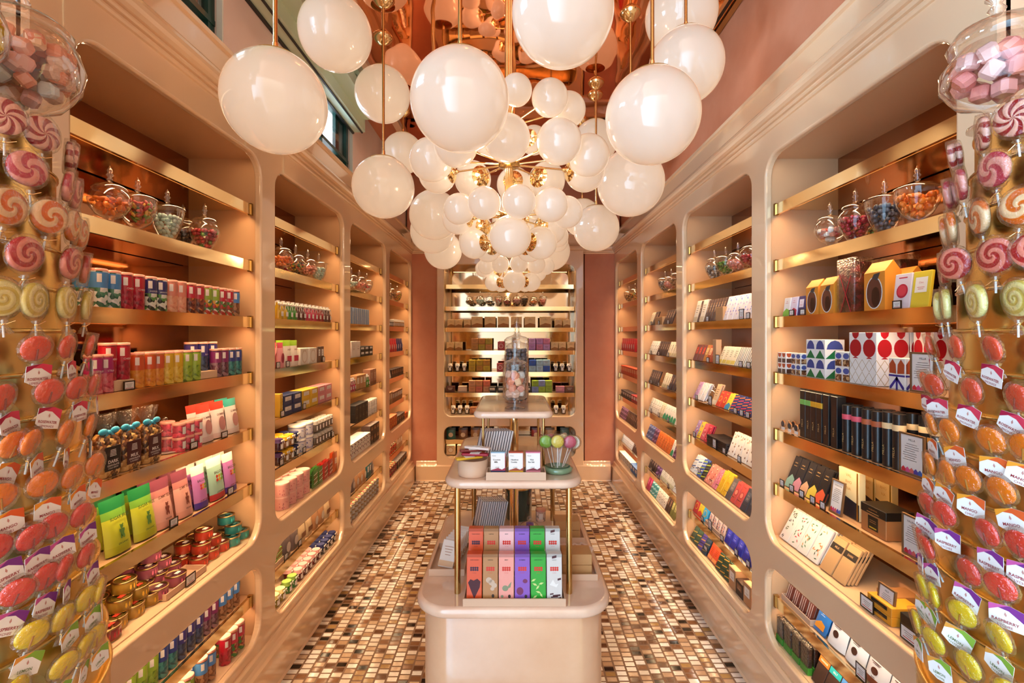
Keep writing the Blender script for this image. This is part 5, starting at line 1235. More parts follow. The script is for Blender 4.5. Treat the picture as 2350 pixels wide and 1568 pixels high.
vb = [bar('#1c191c', f'black and {n} chocolate bar', 'wedge', (c, '#d8b070'), .045, .13, .008, seed=i) for i, (n, c) in enumerate((('mint', '#9cc4b0'), ('rose', '#e09aa4'), ('peach', '#e8b48c'), ('yellow', '#e3c850'), ('coral', '#e0603c')))]
fill(Rt, 0, 5, [(v, 1, {'rows': 2, 'tilt': .38, 'gap': .001, 'w': .01, 'rg': .004}) for v in vb] , px=1802)
at_px(info_sign('VALRHONA', .065, .115), Rt, 0, 5, 1917, w=.066, tilt=.12, desc='tall framed card leaning by black bars')
at_px(tall_sheet('tall cream and black gift box with gold ribbon'), Rt, 0, 5, 1955, w=.105)
for px in (1998, 2035): at_px(tall_sheet('tall gold-striped gift box set back', '#e3b468', '#3a2418', .07, .15), Rt, 0, 5, px, w=.19)
at_px(vallon_box(), Rt, 0, 5, 2035, w=.11); at_px(vallon_box(), Rt, 0, 5, 2140, w=.13)
at_px(info_sign('VALRHONA', .08, .115), Rt, 0, 5, 2098, w=.062, desc='large framed card by copper gift box')
for px in (1793, 1815, 1838, 1863, 1886): put(tag_holder(.03, .028), Rt, 0, 5, upx(px, .046), .049)
wf = [bar('#efe6dc', n, 'leaves', c, .058, .135, .010, seed=sd) for n, c, sd in (('white bar with black leaf print', ('#2a2a24', '#5a6a3c'), 2), ('white bar with red berry print', ('#3a6a3c', '#c43a3c'), 5), ('white bar with green leaf print', ('#3f7a44', '#c9862c'), 9), ('white bar with peach fruit print', ('#e8904a', '#2f5a3c', '#e8a060'), 11))]
fill(Rt, 0, 6, [(v, 1, {'rows': 4, 'tilt': .5, 'gap': .002, 'w': .012, 'rg': .004}) for v in wf] + [.012, (bar('#c9a070', 'kraft bar with black seal', 'band', ('#2a2420', '#c9a070'), .062, .13, .008, 'MILK'), 1, {'rows': 7, 'tilt': .5, 'gap': .004, 'w': .012, 'rg': .003}), (bar('#c9a070', 'kraft dark bar with black seal', 'band', ('#2a2420', '#c9a070'), .062, .13, .008, 'DARK'), 1, {'rows': 7, 'tilt': .5, 'gap': .004, 'w': .012, 'rg': .003})], px=1799)
at_px(info_sign('MILK', .065, .095), Rt, 0, 6, 2030, w=.045, tilt=.1, desc='small framed card by kraft bars')
at_px(box(.06, .055, .09, '#b07a4a', 'plain brown card box', 'none'), Rt, 0, 6, 2062, w=.12)
put(tag_holder(.055, .04), Rt, 0, 6, upx(1985, .02), .026); put(tag_holder(.055, .04), Rt, 0, 6, upx(2080, .02), .026)
yb = box(.095, .026, .085, '#e8a02c', 'yellow and black truffle box', 'panel', ('#1c1a1c', '#e8a02c'), kind='flat_box')
for q in range(2):
    for px in (2050,): at_px(yb, Rt, 0, 6, px, w=.075, dz=q*.0265, desc=yb.desc + (', upper' if q else ', lower'))
at_px(box(.09, .05, .06, '#1c1a1c', 'black truffle box', 'none'), Rt, 0, 6, 2120, w=.08)
pc = packet('#6c3428', 'brown chocolate snack packet', 'stripes', ('#e8d0c0', '#8a4a38'), .04, .075, .012)
fill(Rt, 0, 7, [(pc, 4, {'rows': 3, 'tilt': .3, 'tray': 1, 'td': .10}), .004, (packet('#2f7ac0', 'blue and orange puff packet', 'wedge', ('#e8922c', '#f3ece4'), .07, .10), 1, {'tilt': .35, 'rows': 2}),
  (pouch('#f3ece4', '#eee6de', 'white chocolate nut pouch', 'COCONUT', '', .09, .135, .026, None, 'small', iconc='#4a2c20'), 2, {'tilt': .3, 'rows': 2}), (pouch('#f0e6dc', '#e6d8cc', 'white pouch with brown print', 'OPENING', 'BARS', .09, .125, .026, '#7a3a20', 'small', iconc='#5a2c1c'), 2, {'tilt': .3, 'rows': 2})], px=1801)
fill(Rt, 0, 8, [(dark_slab('dark slab with green base'), 4, {'rows': 3, 'gap': .006}), .01, (bar('#4a342c', 'orange-labelled dark bar', 'band', ('#e8782c', '#f3ece4'), .055, .115, .01, 'ORANGE'), 1, {'rows': 4, 'tilt': .4}), (bar('#4a342c', 'turquoise-labelled dark bar', 'band', ('#22b0b4', '#f3ece4'), .055, .115, .01, 'SALT'), 1, {'rows': 4, 'tilt': .4}), (bar('#4a342c', 'blue-labelled dark bar', 'band', ('#4a8ad0', '#f3ece4'), .055, .115, .01, 'MILK'), 2, {'rows': 4, 'tilt': .4})], px=1799)
put(tag_holder(.045, .045), Rt, 0, 7, upx(1975, .046), .047)

# second right cabinet
for px, kd, c in ((1640, 'ginger', 'white and brown pebbles'), (1666, 'urn', 'green jelly beans'), (1694, 'bulge', 'salmon gummy hearts'), (1727, 'bowl', 'red berry gums')): jar(Rt, 1, px, kd, c, 1.15, .105)
B = bar
cr = lambda n, c, mk, cs, h=.13, w=.062, sd=1, word='': B(c, n, mk, cs, w, h, .009, word, sd)
creamb = cr('tall cream tea bar', '#e9dcc8', 'lines', ('#cdbb9c', '#5a4a3a'), .135, .06); drk = cr('dark brown tall bar', '#4a2c22', 'panel', ('#8a6a50', '#f0e0d0'), .13, .03)
fill(Rt, 1, 2, [(creamb, 1, {'rows': 3, 'tilt': .25}), (drk, 1, {'rows': 3, 'tilt': .25}), (creamb, 1, {'rows': 3, 'tilt': .25}), (drk, 7, {'rows': 2, 'tilt': .3}), .006, (cr('white lilac-print bar', '#efe6ea', 'dots', ('#b9a0d8', '#8a9ae0'), .13, .055), 6, {'rows': 2, 'tilt': .3})])
put(box(.09, .075, .05, '#c99a6a', 'kraft card holder', 'none'), Rt, 1, 2, upx(1661, .08), .08)
fill(Rt, 1, 3, [(cr('brown and red bar', '#6c2a20', 'panel', ('#c8402c', '#f0e0c8'), .10, .045), 3, {'rows': 4, 'tilt': .35}), (cr('amber bar', '#b9762c', 'panel', ('#e8c080', '#5a2c18'), .10, .045), 1, {'rows': 4, 'tilt': .35}), (cr('rust orange bar', '#b04a24', 'panel', ('#e8b088', '#5a2418'), .10, .045), 2, {'rows': 4, 'tilt': .35}), .004, (box(.045, .13, .03, '#c9a07a', 'tall kraft upright box', 'none'), 1), .004, (cr('cream speckled bar', '#eadcc0', 'lines', ('#d8c060', '#4a4038'), .10, .045), 4, {'rows': 4, 'tilt': .4}), (cr('white and black bar', '#e6e0d8', 'stripes', ('#2a2826', '#e6e0d8'), .10, .045), 6, {'rows': 3, 'tilt': .4})])
at_px(cloche(.034, .085), Rt, 1, 4, 1640, w=.10)
fill(Rt, 1, 4, [(cr('lilac floral bar', '#c79ac8', 'leaves', ('#efe6ea', '#8a5aa0'), .11, .05, 3), 1, {'rows': 5, 'tilt': .45}), (cr('white pastel bar', '#efe8e8', 'dots', ('#c8d8e8', '#e8c0c8'), .11, .05), 2, {'rows': 4, 'tilt': .45}), .11, (cr('tan label bar', '#d8b48c', 'lines', ('#e8d8c0', '#6a4a30'), .12, .05), 1, {'rows': 3, 'tilt': .35}), (cr('vermilion bar', '#d8422c', 'medal', ('#f0c060', '#d8422c'), .09, .05), 2, {'rows': 4, 'tilt': .45}), (cr('yellow and blue bar', '#f0e040', 'wedge', ('#3a8ac0', '#2a5a90'), .09, .05), 1, {'rows': 4, 'tilt': .45}), (cr('navy and orange bar', '#2c3a78', 'diag', ('#e8783c', '#d83a5c'), .09, .05), 4, {'rows': 4, 'tilt': .45})])
blb = box(.12, .013, .10, '#241a1c', 'flat black praline box', 'none', kind='flat_box')
fill(Rt, 1, 5, [(cr('lilac spotted bar', '#a88ac0', 'dots', ('#efe6ea', '#c83a50'), .10, .05, 5), 1, {'rows': 5, 'tilt': .4}), (cr('yellow patterned bar', '#e8c83c', 'dots', ('#3a8ac0', '#d83a50'), .10, .05, 7), 1, {'rows': 5, 'tilt': .4}), (cr('rosy patterned bar', '#d85a68', 'dots', ('#f3e0d8', '#b01c38'), .10, .05, 8), 1, {'rows': 5, 'tilt': .4}), (cr('crimson bar', '#b8243c', 'leaves', ('#f0d0c8', '#7a1024'), .10, .05, 9), 1, {'rows': 5, 'tilt': .4}), .004, (blb, 2, {'stack': 4, 'gap': .004}), .004, (cr('tall white printed bar', '#efe4da', 'dots', ('#8a6a5a', '#c8a890'), .125, .06, 3), 5, {'rows': 3, 'tilt': .35})])
fill(Rt, 1, 6, [(cr('white blue-brush bar', '#e9ecf0', 'diag', ('#c0d0e0', '#3a5aa0'), .11, .05), 2, {'rows': 5, 'tilt': .5}), (cr('blue and lime bar', '#3a5ab0', 'diag', ('#b0c83c', '#efe8e0'), .11, .05), 1, {'rows': 5, 'tilt': .5}), (cr('black and lime bar', '#2a2a28', 'diag', ('#b0c83c', '#5a5a50'), .10, .05), 1, {'rows': 4, 'tilt': .5}), (cr('salmon star bar', '#e08a78', 'dots', ('#b83a3c', '#f3d8c8'), .11, .05, 2), 2, {'rows': 5, 'tilt': .5}), (cr('pink ornate bar', '#d87a90', 'leaves', ('#7a2c4a', '#f3e0d8'), .11, .05, 4), 1, {'rows': 5, 'tilt': .5}), (cr('golden yellow bar', '#e3b22c', 'leaves', ('#c88a1c', '#f0d060'), .12, .05, 6), 2, {'rows': 5, 'tilt': .45}), (cr('slate grey bar', '#5a5456', 'panel', ('#7a7274', '#c9b89c'), .11, .05), 1, {'rows': 4, 'tilt': .5}), (cr('coral medallion bar', '#c8504a', 'medal', ('#a03038', '#e08a78'), .11, .05), 2, {'rows': 4, 'tilt': .45}), (cr('charcoal bar', '#3a3c48', 'panel', ('#5a5c68', '#c9b89c'), .11, .05), 5, {'rows': 3, 'tilt': .45})])
fill(Rt, 1, 7, [(cr('red low-shelf bar', '#c8242c', 'medal', ('#e8b040', '#c8242c'), .085, .06), 1, {'rows': 3, 'tilt': .35}), (cr('yellow circus bar', '#f0c81c', 'wedge', ('#d8402c', '#3a6ab0'), .085, .06), 1, {'rows': 3, 'tilt': .35}), (cr('sky blue bar', '#3aa8d0', 'medal', ('#f0c040', '#3aa8d0'), .085, .06), 1, {'rows': 3, 'tilt': .35}), (packet('#e8c0a8', 'pink patterned snack packet', 'dots', ('#c83a50', '#3a3a6c'), .05, .07, .012), 4, {'rows': 3, 'tilt': .3, 'tray': 1, 'td': .10}), .01, (cr('royal blue bar', '#2c2c90', 'panel', ('#4a4ab8', '#e8e0f0'), .085, .06), 6, {'rows': 3, 'tilt': .35})])
fill(Rt, 1, 8, [(cr('dark green gold bar', '#2c4a3c', 'diag', ('#c0a04a', '#3a5a48'), .11, .055), 2, {'rows': 3, 'tilt': .5}), (cr('violet and gold bar', '#4a3a90', 'diag', ('#b88a4a', '#2c2450'), .11, .055), 1, {'rows': 3, 'tilt': .5}), (cr('dark teal bar', '#24384a', 'diag', ('#8a7a5a', '#3a4a5c'), .11, .055), 1, {'rows': 3, 'tilt': .5}), .01, (cr('tomato red bar', '#d8502c', 'lines', ('#f0a060', '#7a1c14'), .09, .05), 2, {'rows': 3, 'tilt': .4, 'tray': 1, 'td': .09}), (cr('forest bar', '#24402f', 'diag', ('#c8903c', '#1c2c22'), .09, .05), 3, {'rows': 3, 'tilt': .4}), .01, (bkr, 1), (dk, 1), (bkr, 3), (dk, 2)])
for k_, pxs in ((2, (1622, 1700, 1715)), (3, (1623, 1645, 1698, 1716)), (4, (1597, 1628, 1686, 1700, 1714)), (5, (1592, 1638, 1660, 1695)), (6, (1590, 1603, 1617, 1630, 1645, 1664, 1680, 1695, 1708)), (7, (1610, 1628, 1655, 1688, 1715)), (8, (1590, 1618, 1680))): tags(Rt, 1, k_, [upx(p, .046) for p in pxs], (1,))
# third right cabinet
for px, kd, c in ((1527, 'urn', 'white and brown pebbles'), (1541, 'bulge', 'salmon gummy hearts'), (1556, 'bowl', 'brown mixed nuts')): jar(Rt, 2, px, kd, c, 1.15)
mix = [cr('cream slim bar', '#e6d6bc', 'lines', ('#c8b890', '#5a4a3a'), .11, .045), cr('dark slim bar', '#3a2420', 'panel', ('#7a5a48', '#f0e0d0'), .11, .045), cr('olive slim bar', '#7a7a3c', 'panel', ('#c8c080', '#3a3a1c'), .11, .045), cr('orange slim bar', '#e0702c', 'leaves', ('#7a2c14', '#f0b060'), .11, .05), cr('white slim bar', '#efe8e0', 'dots', ('#5a4a44', '#c0a898'), .11, .05), cr('green-tipped white bar', '#efe8e0', 'wedge', ('#3a9a6c', '#3a6a54'), .11, .05), cr('plum slim bar', '#6c3a68', 'diag', ('#b890b8', '#3a1c3a'), .11, .05), cr('indigo slim bar', '#4a5a98', 'diag', ('#a0b0d8', '#2c3468'), .11, .05)]
t2 = {'rows': 2, 'tilt': .35}
fill(Rt, 2, 2, [(mix[0], 2, t2), (mix[1], 2, t2), (box(.09, .06, .05, '#c99a6a', 'kraft card holder', 'none'), 2), (mix[1], 4, t2)]); fill(Rt, 2, 3, [(mix[4], 4, t2), (mix[1], 5, t2), (mix[0], 5, t2)])
at_px(cloche(.04, .09), Rt, 2, 4, 1534, w=.12); fill(Rt, 2, 4, [(mix[1], 5, t2), .10, (mix[0], 3, t2), (mix[1], 3, t2)]); fill(Rt, 2, 5, [(mix[4], 5, t2), (mix[0], 2, t2), (mix[5], 5, t2), (mix[4], 3, t2)])
fill(Rt, 2, 6, [(mix[7], 3, t2), (mix[6], 2, t2), (mix[3], 6, t2), (mix[5], 1, t2), (mix[6], 3, t2)]); fill(Rt, 2, 7, [(mix[1], 4, t2), (mix[6], 2, t2), (mix[0], 6, t2), (mix[4], 2, t2)])
fill(Rt, 2, 8, [(cr('magenta bar', '#b01c5c', 'panel', ('#d85a90', '#f0d0e0'), .10, .05), 2, t2), (cr('aqua bar', '#4ab0b8', 'diag', ('#e8f0f0', '#2c5a68'), .10, .05), 3, t2), (mix[4], 4, t2), (mix[1], 2, t2), (mix[2], 2, t2)])
for k_ in (2, 3, 4, 5, 6, 7, 8): tags(Rt, 2, k_, [yc(2)+d for d in (.3, .1, -.12, -.32)])
jar(Rt, 3, 1444, 'urn', 'brown mixed nuts', 1.1); jar(Rt, 3, 1458, 'bowl', 'rainbow jelly beans', 1.1)
fill(Rt, 3, 3, [(pr2, 7, {'rows': 2})]); fill(Rt, 3, 4, [(box(.07, .08, .06, '#d8502c', 'orange-red gift box', 'panel', ('#f0b080', '#7a1c14')), 9)]); fill(Rt, 3, 5, [(box(.08, .06, .07, '#3a3036', 'dark gift box', 'panel', ('#d8c8bc', '#3a3036')), 5), (box(.08, .06, .07, '#b8303a', 'red gift box', 'panel'), 3)])
fill(Rt, 3, 6, [(mix[6], 5, {'tilt': .3}), (mix[1], 8, {'tilt': .3})]); fill(Rt, 3, 7, [(mix[4], 8, {'tilt': .3}), (mix[1], 5, {'tilt': .3})]); fill(Rt, 3, 8, [(box(.075, .07, .06, '#efe6dc', 'white gift box with dark print', 'dots', ('#3a3036', '#8a7a6c')), 6), (box(.075, .07, .06, '#3a6ab0', 'blue gift box', 'panel'), 3)])
# ------------------------------------------------------------------ on the central table
def mid(P, x, y, z, full=None, rot=0, tilt=0, place='on the central table', desc=None, scale=None):
    return spawn(P, (x, y, z+.0006+abs(math.sin(tilt))*P.d/2), (-tilt, 0, rot), place=place, full=full, desc=desc, scale=scale)
def tall_jar(candy, h, r, foot, name):
    P = Proto('tall_candy_jar', name, 'jar', 2*r, 2*r, h+.10, 'tall glass jars')
    z0 = .03 if foot else .003
    g = MB()
    if foot: g.lathe([(.034, 0), (.033, .003), (.006, .008), (.009, .018), (.006, .026), (r*.75, z0), (r, z0+.006), (r, z0+h)], GLASS, 28, cap1=False)
    else: g.lathe([(r, 0), (r, h)], GLASS, 28, cap1=False)
    P.part('bowl', g); l = MB(); zl = z0+h
    l.lathe([(r+.002, zl), (r+.002, zl+.006), (r*.8, zl+.016), (r*.35, zl+.022), (.008, zl+.028)], GLASS, 28, cap0=False, cap1=False); e = P.part('lid', l)
    f = MB(); f.lathe(fin_prof(zl+.028, 1.25), GLASS, 14); P.part('finial', f, parent=e)
    P.contents = Proto('candies', f'{candy} filling a tall glass jar', 'candy', 0, 0, 0, mb=candy_fill(candy, [(r, z0), (r, z0+h)], z0+.001, z0+h*.86, seed=5)); return P
mid(tall_jar('multicoloured marshmallows', .11, .041, True, 'footed'), .006, 1.60, ZT, full='footed glass jar of marshmallows at the front of the table top tier')
mid(tall_jar('grey-blue chocolate pebbles', .215, .043, False, 'cyl'), .012, 1.745, ZT, full='tallest straight glass jar of grey-blue pebbles on the table top tier')
mid(tall_jar('salmon gummy hearts', .19, .043, False, 'cyl2'), .016, 1.88, ZT, full='tall glass jar of salmon sweets at the back of the top tier')
# middle tier
def tub_():
    P = Proto('round_tub', 'tub', 'tub', .1, .1, .06); b = MB(); b.lathe([(.044, 0), (.046, .003), (.047, .050), (.044, .050), (.043, .006), (.001, .006)], TRAYM, 32); P.root = node('round_tub', b.mesh('round_tub')); return P
mid(tub_(), -.125, 1.50, ZM, full='round blush tub holding slim packets on the middle tier')
for i, (c, x, y, rz) in enumerate((('#e3b02c', -.135, 1.485, .4), ('#a82438', -.118, 1.495, -.1), ('#7a2420', -.125, 1.512, .2), ('#f0d8cc', -.112, 1.507, -.35))):
    P = Proto('slim_packet', 'slim sweet packet', 'packet', .09, .02, .008); b = MB(); b.slab(.085, .022, .007, mat(c, .4), r=.006, e=.002); P.part('wrapper', b); m = MB(); m.box((.0, 0, .0072), (.03, .0225, .0006), CARD); P.part('band', m)
    mid(P, x, y, ZM+.0515+i*.0085, rot=rz, full=f'{("yellow", "crimson", "maroon", "cream")[i]} slim packet lying across the round blush tub')
tr3 = tray(.178, .06, .024, 'shallow blush tray'); mid(tr3, .008, 1.465, ZM, full='shallow blush tray of three chocolate boxes on the middle tier')
def cb(lines, top, bot, name, side):
    P = Proto('chocolate_box', name, 'box', .045, .028, .07, 'boxes'); b = MB(); b.slab(.044, .03, .072, mat('#f6efe8', .5), r=.0012, e=.0008); b.box((0, 0, .071), (.0445, .0305, .003), mat(top, .5)); b.box((.0215, 0, .036), (.0016, .0305, .070), mat(side, .5)); P.part('carton', b)
    m = MB(); y = -.0154; m.rect(0, .010, .0435, .019, mat(bot, .5), y); m.poly([(-.02, .02), (.0, .026), (.012, .021), (.0217, .027), (.0217, .018), (-.02, .018)], mat(side, .5), y-.0002)
    m.text('Coco', -.012, .062, .005, INK, y); m.text(lines[0], -.004, .050, .0062, INK, y-.0002, True); m.text(lines[1], -.006, .043, .0062, INK, y-.0002, True); m.text('a d w b', -.002, .028, .004, INK, y-.0003, True); P.part('print', m); return P
for x, a in ((-.046, ('Coconut', 'Milk', '#9cc0d8', '#26305c', 'white chocolate box with navy base reading Coconut Milk, on middle tier', '#b02c48')), (.008, ('Hazelnut', 'Cookie', '#c04a2c', '#f0b41c', 'white chocolate box with yellow base reading Hazelnut, on middle tier', '#b0482c')), (.060, ('Pink', 'Sea Salt', '#e0809c', '#e88a94', 'white chocolate box with pink base reading Pink Sea Salt, middle tier', '#8a2c3c'))):
    mid(cb((a[0], a[1]), a[2], a[3], a[4], a[5]), x, 1.466, ZM+.0042, full=a[4], tilt=.08)
mid(box(.06, .036, .05, '#d8ac86', 'x', 'none', kind='card_holder', cat='holder'), -.052, 1.545, ZM, full='low blush card holder behind the Coconut Milk box')
zp = B('#e9e0dc', 'black and white striped flat packet', 'stripes', ('#4a4652', '#e9e0dc'), .062, .10, .006, kind='striped_packet')
for i in range(11): mid(zp, -.118+i*.0085, 1.635, ZM+.012, rot=-1.15, tilt=.22, place='in the row on the middle tier')
mid(tray(.11, .09, .03, 't'), -.075, 1.635, ZM-.0, full='blush tray holding striped packets on the middle tier')
def vase():
    P = Proto('glass_vase', 'v', 'vase', .1, .1, .08); b = MB(); b.lathe([(.038, 0), (.046, .004), (.048, .014), (.040, .018)], mat('#7a9a78', .15, coat=.7), 28, cap1=False); P.part('base', b); g = MB(); g.lathe([(.036, .016), (.042, .06), (.052, .085)], GLASS, 28, cap0=False, cap1=False); P.part('bowl', g); return P
mid(vase(), .140, 1.53, ZM, full='green-based glass bowl of lollipops on the middle tier')
for i, (c, dx, dy, tl_) in enumerate((('#7ab02c', -.032, -.01, -.25), ('#e0c84a', -.002, -.022, .0), ('#c84a6a', .026, -.008, .3), ('#e8d8a0', .010, .016, .15), ('#a83a3c', -.018, .018, -.15), ('#f0ece0', .036, .010, .4))):
    P = Proto('round_lollipop', 'l', 'lollipop', .05, .02, .1); d = MB(); X = Matrix.Translation((0, 0, .082)) @ Matrix.Rotation(PI/2, 4, 'X'); d.lathe([(.004, -.004), (.018, -.004), (.0205, 0), (.018, .004), (.004, .004)], mat(c, .2, coat=.5), 22, xf=X); P.part('candy', d)
    w = MB(); w.lathe([(.004, -.006), (.021, -.006), (.025, 0), (.021, .006), (.004, .006)], FILM, 14, xf=X); P.part('wrapper', w); q = MB(); q.rod((0, 0, 0), (0, 0, .065), .0013, WHITE, 6); P.part('stick', q)
    r_ = spawn(P, (.140+dx*.55, 1.53+dy*.55, ZM+.016), (0, tl_, 0), full=f'{("green", "yellow", "pink", "cream", "dark red", "white")[i]} round lollipop standing in the green-based glass bowl')
# counter level
cw = .0465
FR = [('#e0521c', 'orange', '#4a1420'), ('#b9804a', 'tan', '#d0b49c'), ('#f2a090', 'salmon', '#8a9070'), ('#8a56bc', 'purple', '#7a2c5c'), ('#2aa82c', 'green', '#cfe08a'), ('#d9d2cc', 'white', '#4a1c24')]
def flavour(i, back):
    c, n, m2 = FR[i]; w, h, d = .044, .132, .03; P = Proto('flavour_box', n, 'chocolate box', w, d, h, 'flavour boxes')
    if back and i == 2: c = '#f5c0bc'
    b = MB(); b.slab(w, d, h, mat(c, .45, coat=.2), r=.0012, e=.0008); P.part('carton', b)
    p = MB(); y = -d/2-.0004; dc = mat('#d8301c' if i else '#3a1430', .5)
    p.rect(0, h*.965, w, h*.065, mat(shade(c, .82), .5), y)
    for j in range(2):
        for k in range(4): p.disc((k-1.5)*.0062, h*(.665+.045*j), .0031, .0031, dc, y-.0001, 10)
    p.text(('DARK CHOCO', 'ALMOND', 'BERRY', 'BLUEBERRY', 'ALMOND MINT', 'CACAO')[i], 0, h*.875, .0036, mat(shade(c, .35), .6), y-.0001, True, w*.7); p.text('COCOA', 0, h*.60, .003, dc, y-.0001, False)
    M2 = mat(m2, .55)
    if i == 0: p.poly([(0, h*.06), (-.013, h*.30), (-.018, h*.40), (-.011, h*.47), (-.002, h*.44), (.009, h*.48), (.018, h*.42), (.016, h*.30)], M2, y-.0001)
    elif i == 1:
        for x, z, r in ((-.004, .45, .009), (.004, .40, .009), (.011, .34, .008), (.006, .27, .006)): p.disc(x, h*z, r, r*.9, M2, y-.0001-.00005*r*100)
        p.disc(.008, h*.12, .004, .005, INK, y-.0002)
    elif i == 2: p.disc(-.003, h*.28, .009, .008, M2, y-.0001); p.poly([(.0, h*.26), (.012, h*.30), (.015, h*.42), (.006, h*.34)], M2, y-.00015); p.disc(-.012, h*.11, .004, .004, M2, y-.0001); p.disc(.009, h*.11, .004, .005, INK, y-.0002)
    elif i == 3: p.disc(-.007, h*.22, .010, .011, M2, y-.0001, 16); p.disc(.008, h*.43, .007, .006, M2, y-.0001); p.disc(.010, h*.11, .004, .005, INK, y-.0002)
    elif i == 4:
        for x, z, a in ((-.014, .45, .5), (-.010, .36, -.4), (-.002, .30, .9), (.008, .38, .3), (.0, .20, -.3), (-.010, .10, .6), (.008, .14, -1)):
            X = .008; p.poly([(x-X*math.cos(a), h*z-X*math.sin(a)), (x-.003*math.sin(a), h*z+.003*math.cos(a)), (x+X*math.cos(a), h*z+X*math.sin(a)), (x+.003*math.sin(a), h*z-.003*math.cos(a))], M2, y-.0001)
    else:
        for x, z, ww, hh2 in ((.0, .94, .013, .010), (.014, .47, .010, .008), (-.008, .16, .010, .005), (.006, .13, .022, .006), (.0, .10, .020, .005), (.015, .07, .008, .007)): p.poly([(x-ww/2, h*z-hh2/2), (x+ww/2, h*z-hh2*.2), (x+ww/2, h*z+hh2/2), (x-ww/2, h*z+hh2*.2)], M2, y-.0001)
        p.poly([(-.014, h*.35), (-.004, h*.46), (.004, h*.36), (.012, h*.38), (.006, h*.30)], mat('#efeae4', .5), y-.0001)
    P.part('print', p); return P
tf = tray(6*cw+.016, .135, .022, 't'); mid(tf, .003, 1.452, ZI, full='front blush tray of twelve coloured chocolate boxes on the lower counter')
rs_ = box(6*cw+.002, .05, .03, '#dcb596', 'x', 'none', kind='riser', cat='riser'); mid(rs_, .003, 1.468, ZI+.0042, full='card riser lifting the back row of coloured chocolate boxes')
for i in range(6):
    x = .003+(i-2.5)*cw
    mid(flavour(i, 0), x, 1.412, ZI+.0045, full=f'{FR[i][1]} chocolate box, front row of the front tray', tilt=.10)
    mid(flavour(i, 1), x, 1.470, ZI+.056, full=f'{FR[i][1] if i != 2 else "pale pink"} chocolate box, raised back row of the front tray', tilt=.10)
bp_ = MB(); bp_.box((.003, 1.384-.0, ZI+.003), (6*cw+.02, .003, .012), BRASS_D)
# left: envelopes tray, striped packets; right: kraft boxes
mid(tray(.115, .20, .022, 't'), -.215, 1.66, ZI, full='long blush tray of pale packets along the left of the counter')
ev = B('#eeddd0', 'pale card packet', 'lines', ('#e3b890', '#b07a5c'), .055, .085, .004, kind='card_packet')
for i in range(7): mid(ev, -.225+.005*i, 1.595+.020*i, ZI+.010, rot=-.35, tilt=.55, place='in the left counter tray')
zq = B('#e9e0dc', 'striped upright packet', 'stripes', ('#3a3640', '#e9e0dc'), .07, .11, .006, kind='striped_packet')
mid(tray(.12, .11, .03, 't'), -.105, 1.93, ZI, full='blush tray of striped packets behind the front boxes')
for i in range(12): mid(zq, -.148+i*.0085, 1.93, ZI+.012, rot=-1.2, tilt=.2, place='in the counter row')
kb = box(.095, .034, .07, '#c48f58', 'kraft box', 'none', kind='kraft_box'); 
mid(tray(.125, .11, .02, 't'), .205, 1.585, ZI, full='blush tray of stacked kraft boxes on the counter, front right')
for q in range(2): mid(kb, .205, 1.585, ZI+.005+q*.035, full=f'{("lower", "upper")[q]} kraft box in the front right counter tray')
mid(tray(.125, .11, .02, 't'), .205, 1.86, ZI, full='blush tray of stacked kraft boxes on the counter, back right')
for q in range(2): mid(kb, .205, 1.86, ZI+.005+q*.035, full=f'{("lower", "upper")[q]} kraft box in the back right counter tray')
sp = B('#e8c8b4', 'small wrapped bar', 'panel', ('#c08a70', '#7a3a2c'), .06, .035, .01, kind='small_bar')
for i in range(4): mid(sp, .165+i*.026, 1.70+.004*i, ZI, rot=-.9, tilt=.9, place='between the kraft box trays')
mid(cloche(.040, .085), .060, 1.80, ZI, full='glass cloche over a purple bar behind the front tray')
mid(B('#6a3aa0', 'p', 'medal', ('#d8402c', '#8a5ac0'), .028, .075, .01, kind='purple_bar'), .062, 1.80, ZI+.006, full='purple chocolate bar standing under the glass cloche')
def dkv():
    P = Proto('glass_vase', 'v', 'vase', .09, .09, .14); g = MB(); g.lathe([(.05, 0), (.056, .006), (.058, .13)], mat('#233f38', .1, coat=.8), 28); P.part('bowl', g); c = MB(); c.lathe([(.060, .13), (.060, .135)], BRASS_D, 28); P.part('rim', c); return P
mid(dkv(), .022, 2.06, ZI, full='dark green glass canister on the counter behind the brass pole')
mid(low_tub('p', '#d8b8a8'), .115, 2.03, ZI, full='small cream tub at the back of the counter')

# ------------------------------------------------------------------ on the end wall
def bkp(P, px, k, dy=.0, dz=0, desc=None, **o):
    z = (ZBK + [H-1.10, H-.842+.006, H-1.27+.006])[k]; y = YB+.078+P.d/2+dy
    return spawn(P, ((px-VX)/F*y, y, z+dz+.0006), (0, 0, 0), place=f'on the end wall, {("top", "second", "third", "fourth", "fifth", "sixth", "low", "main", "bottom")[k]} shelf'.replace('main shelf', 'main ledge').replace('bottom shelf', 'bottom ledge'), desc=desc, sort=px)
for px, kd, c in ((1078, 'bulge', 'brown mixed nuts'), (1102, 'bowl', 'pale blue sugared candies'), (1123, 'bulge', 'white and brown pebbles'), (1144, 'taper', 'cream and red sweets'), (1164, 'bulge', 'red berry gums'), (1186, 'bowl', 'pink bonbons'), (1204, 'taper', 'dark chocolate drops'), (1225, 'bulge', 'orange gummy rings'), (1246, 'taper', 'salmon gummy hearts')): bkp(jar_proto(kd, c, .88, .9), px, 1)
gt = box(.115, .115, .07, '#f0cc90', 'gold-labelled box', 'wedge', ('#b0702c', '#5a2c10')); gs = box(.075, .085, .07, '#f0cc90', 'small gold-labelled box', 'wedge', ('#b0702c', '#5a2c10'))
for px in (1036, 1053, 1073): bkp(gs, px, 2)
for px in (1095, 1125, 1155, 1185, 1216, 1251): bkp(gt, px, 2)
for px in (1281, 1300): bkp(gs, px, 2)
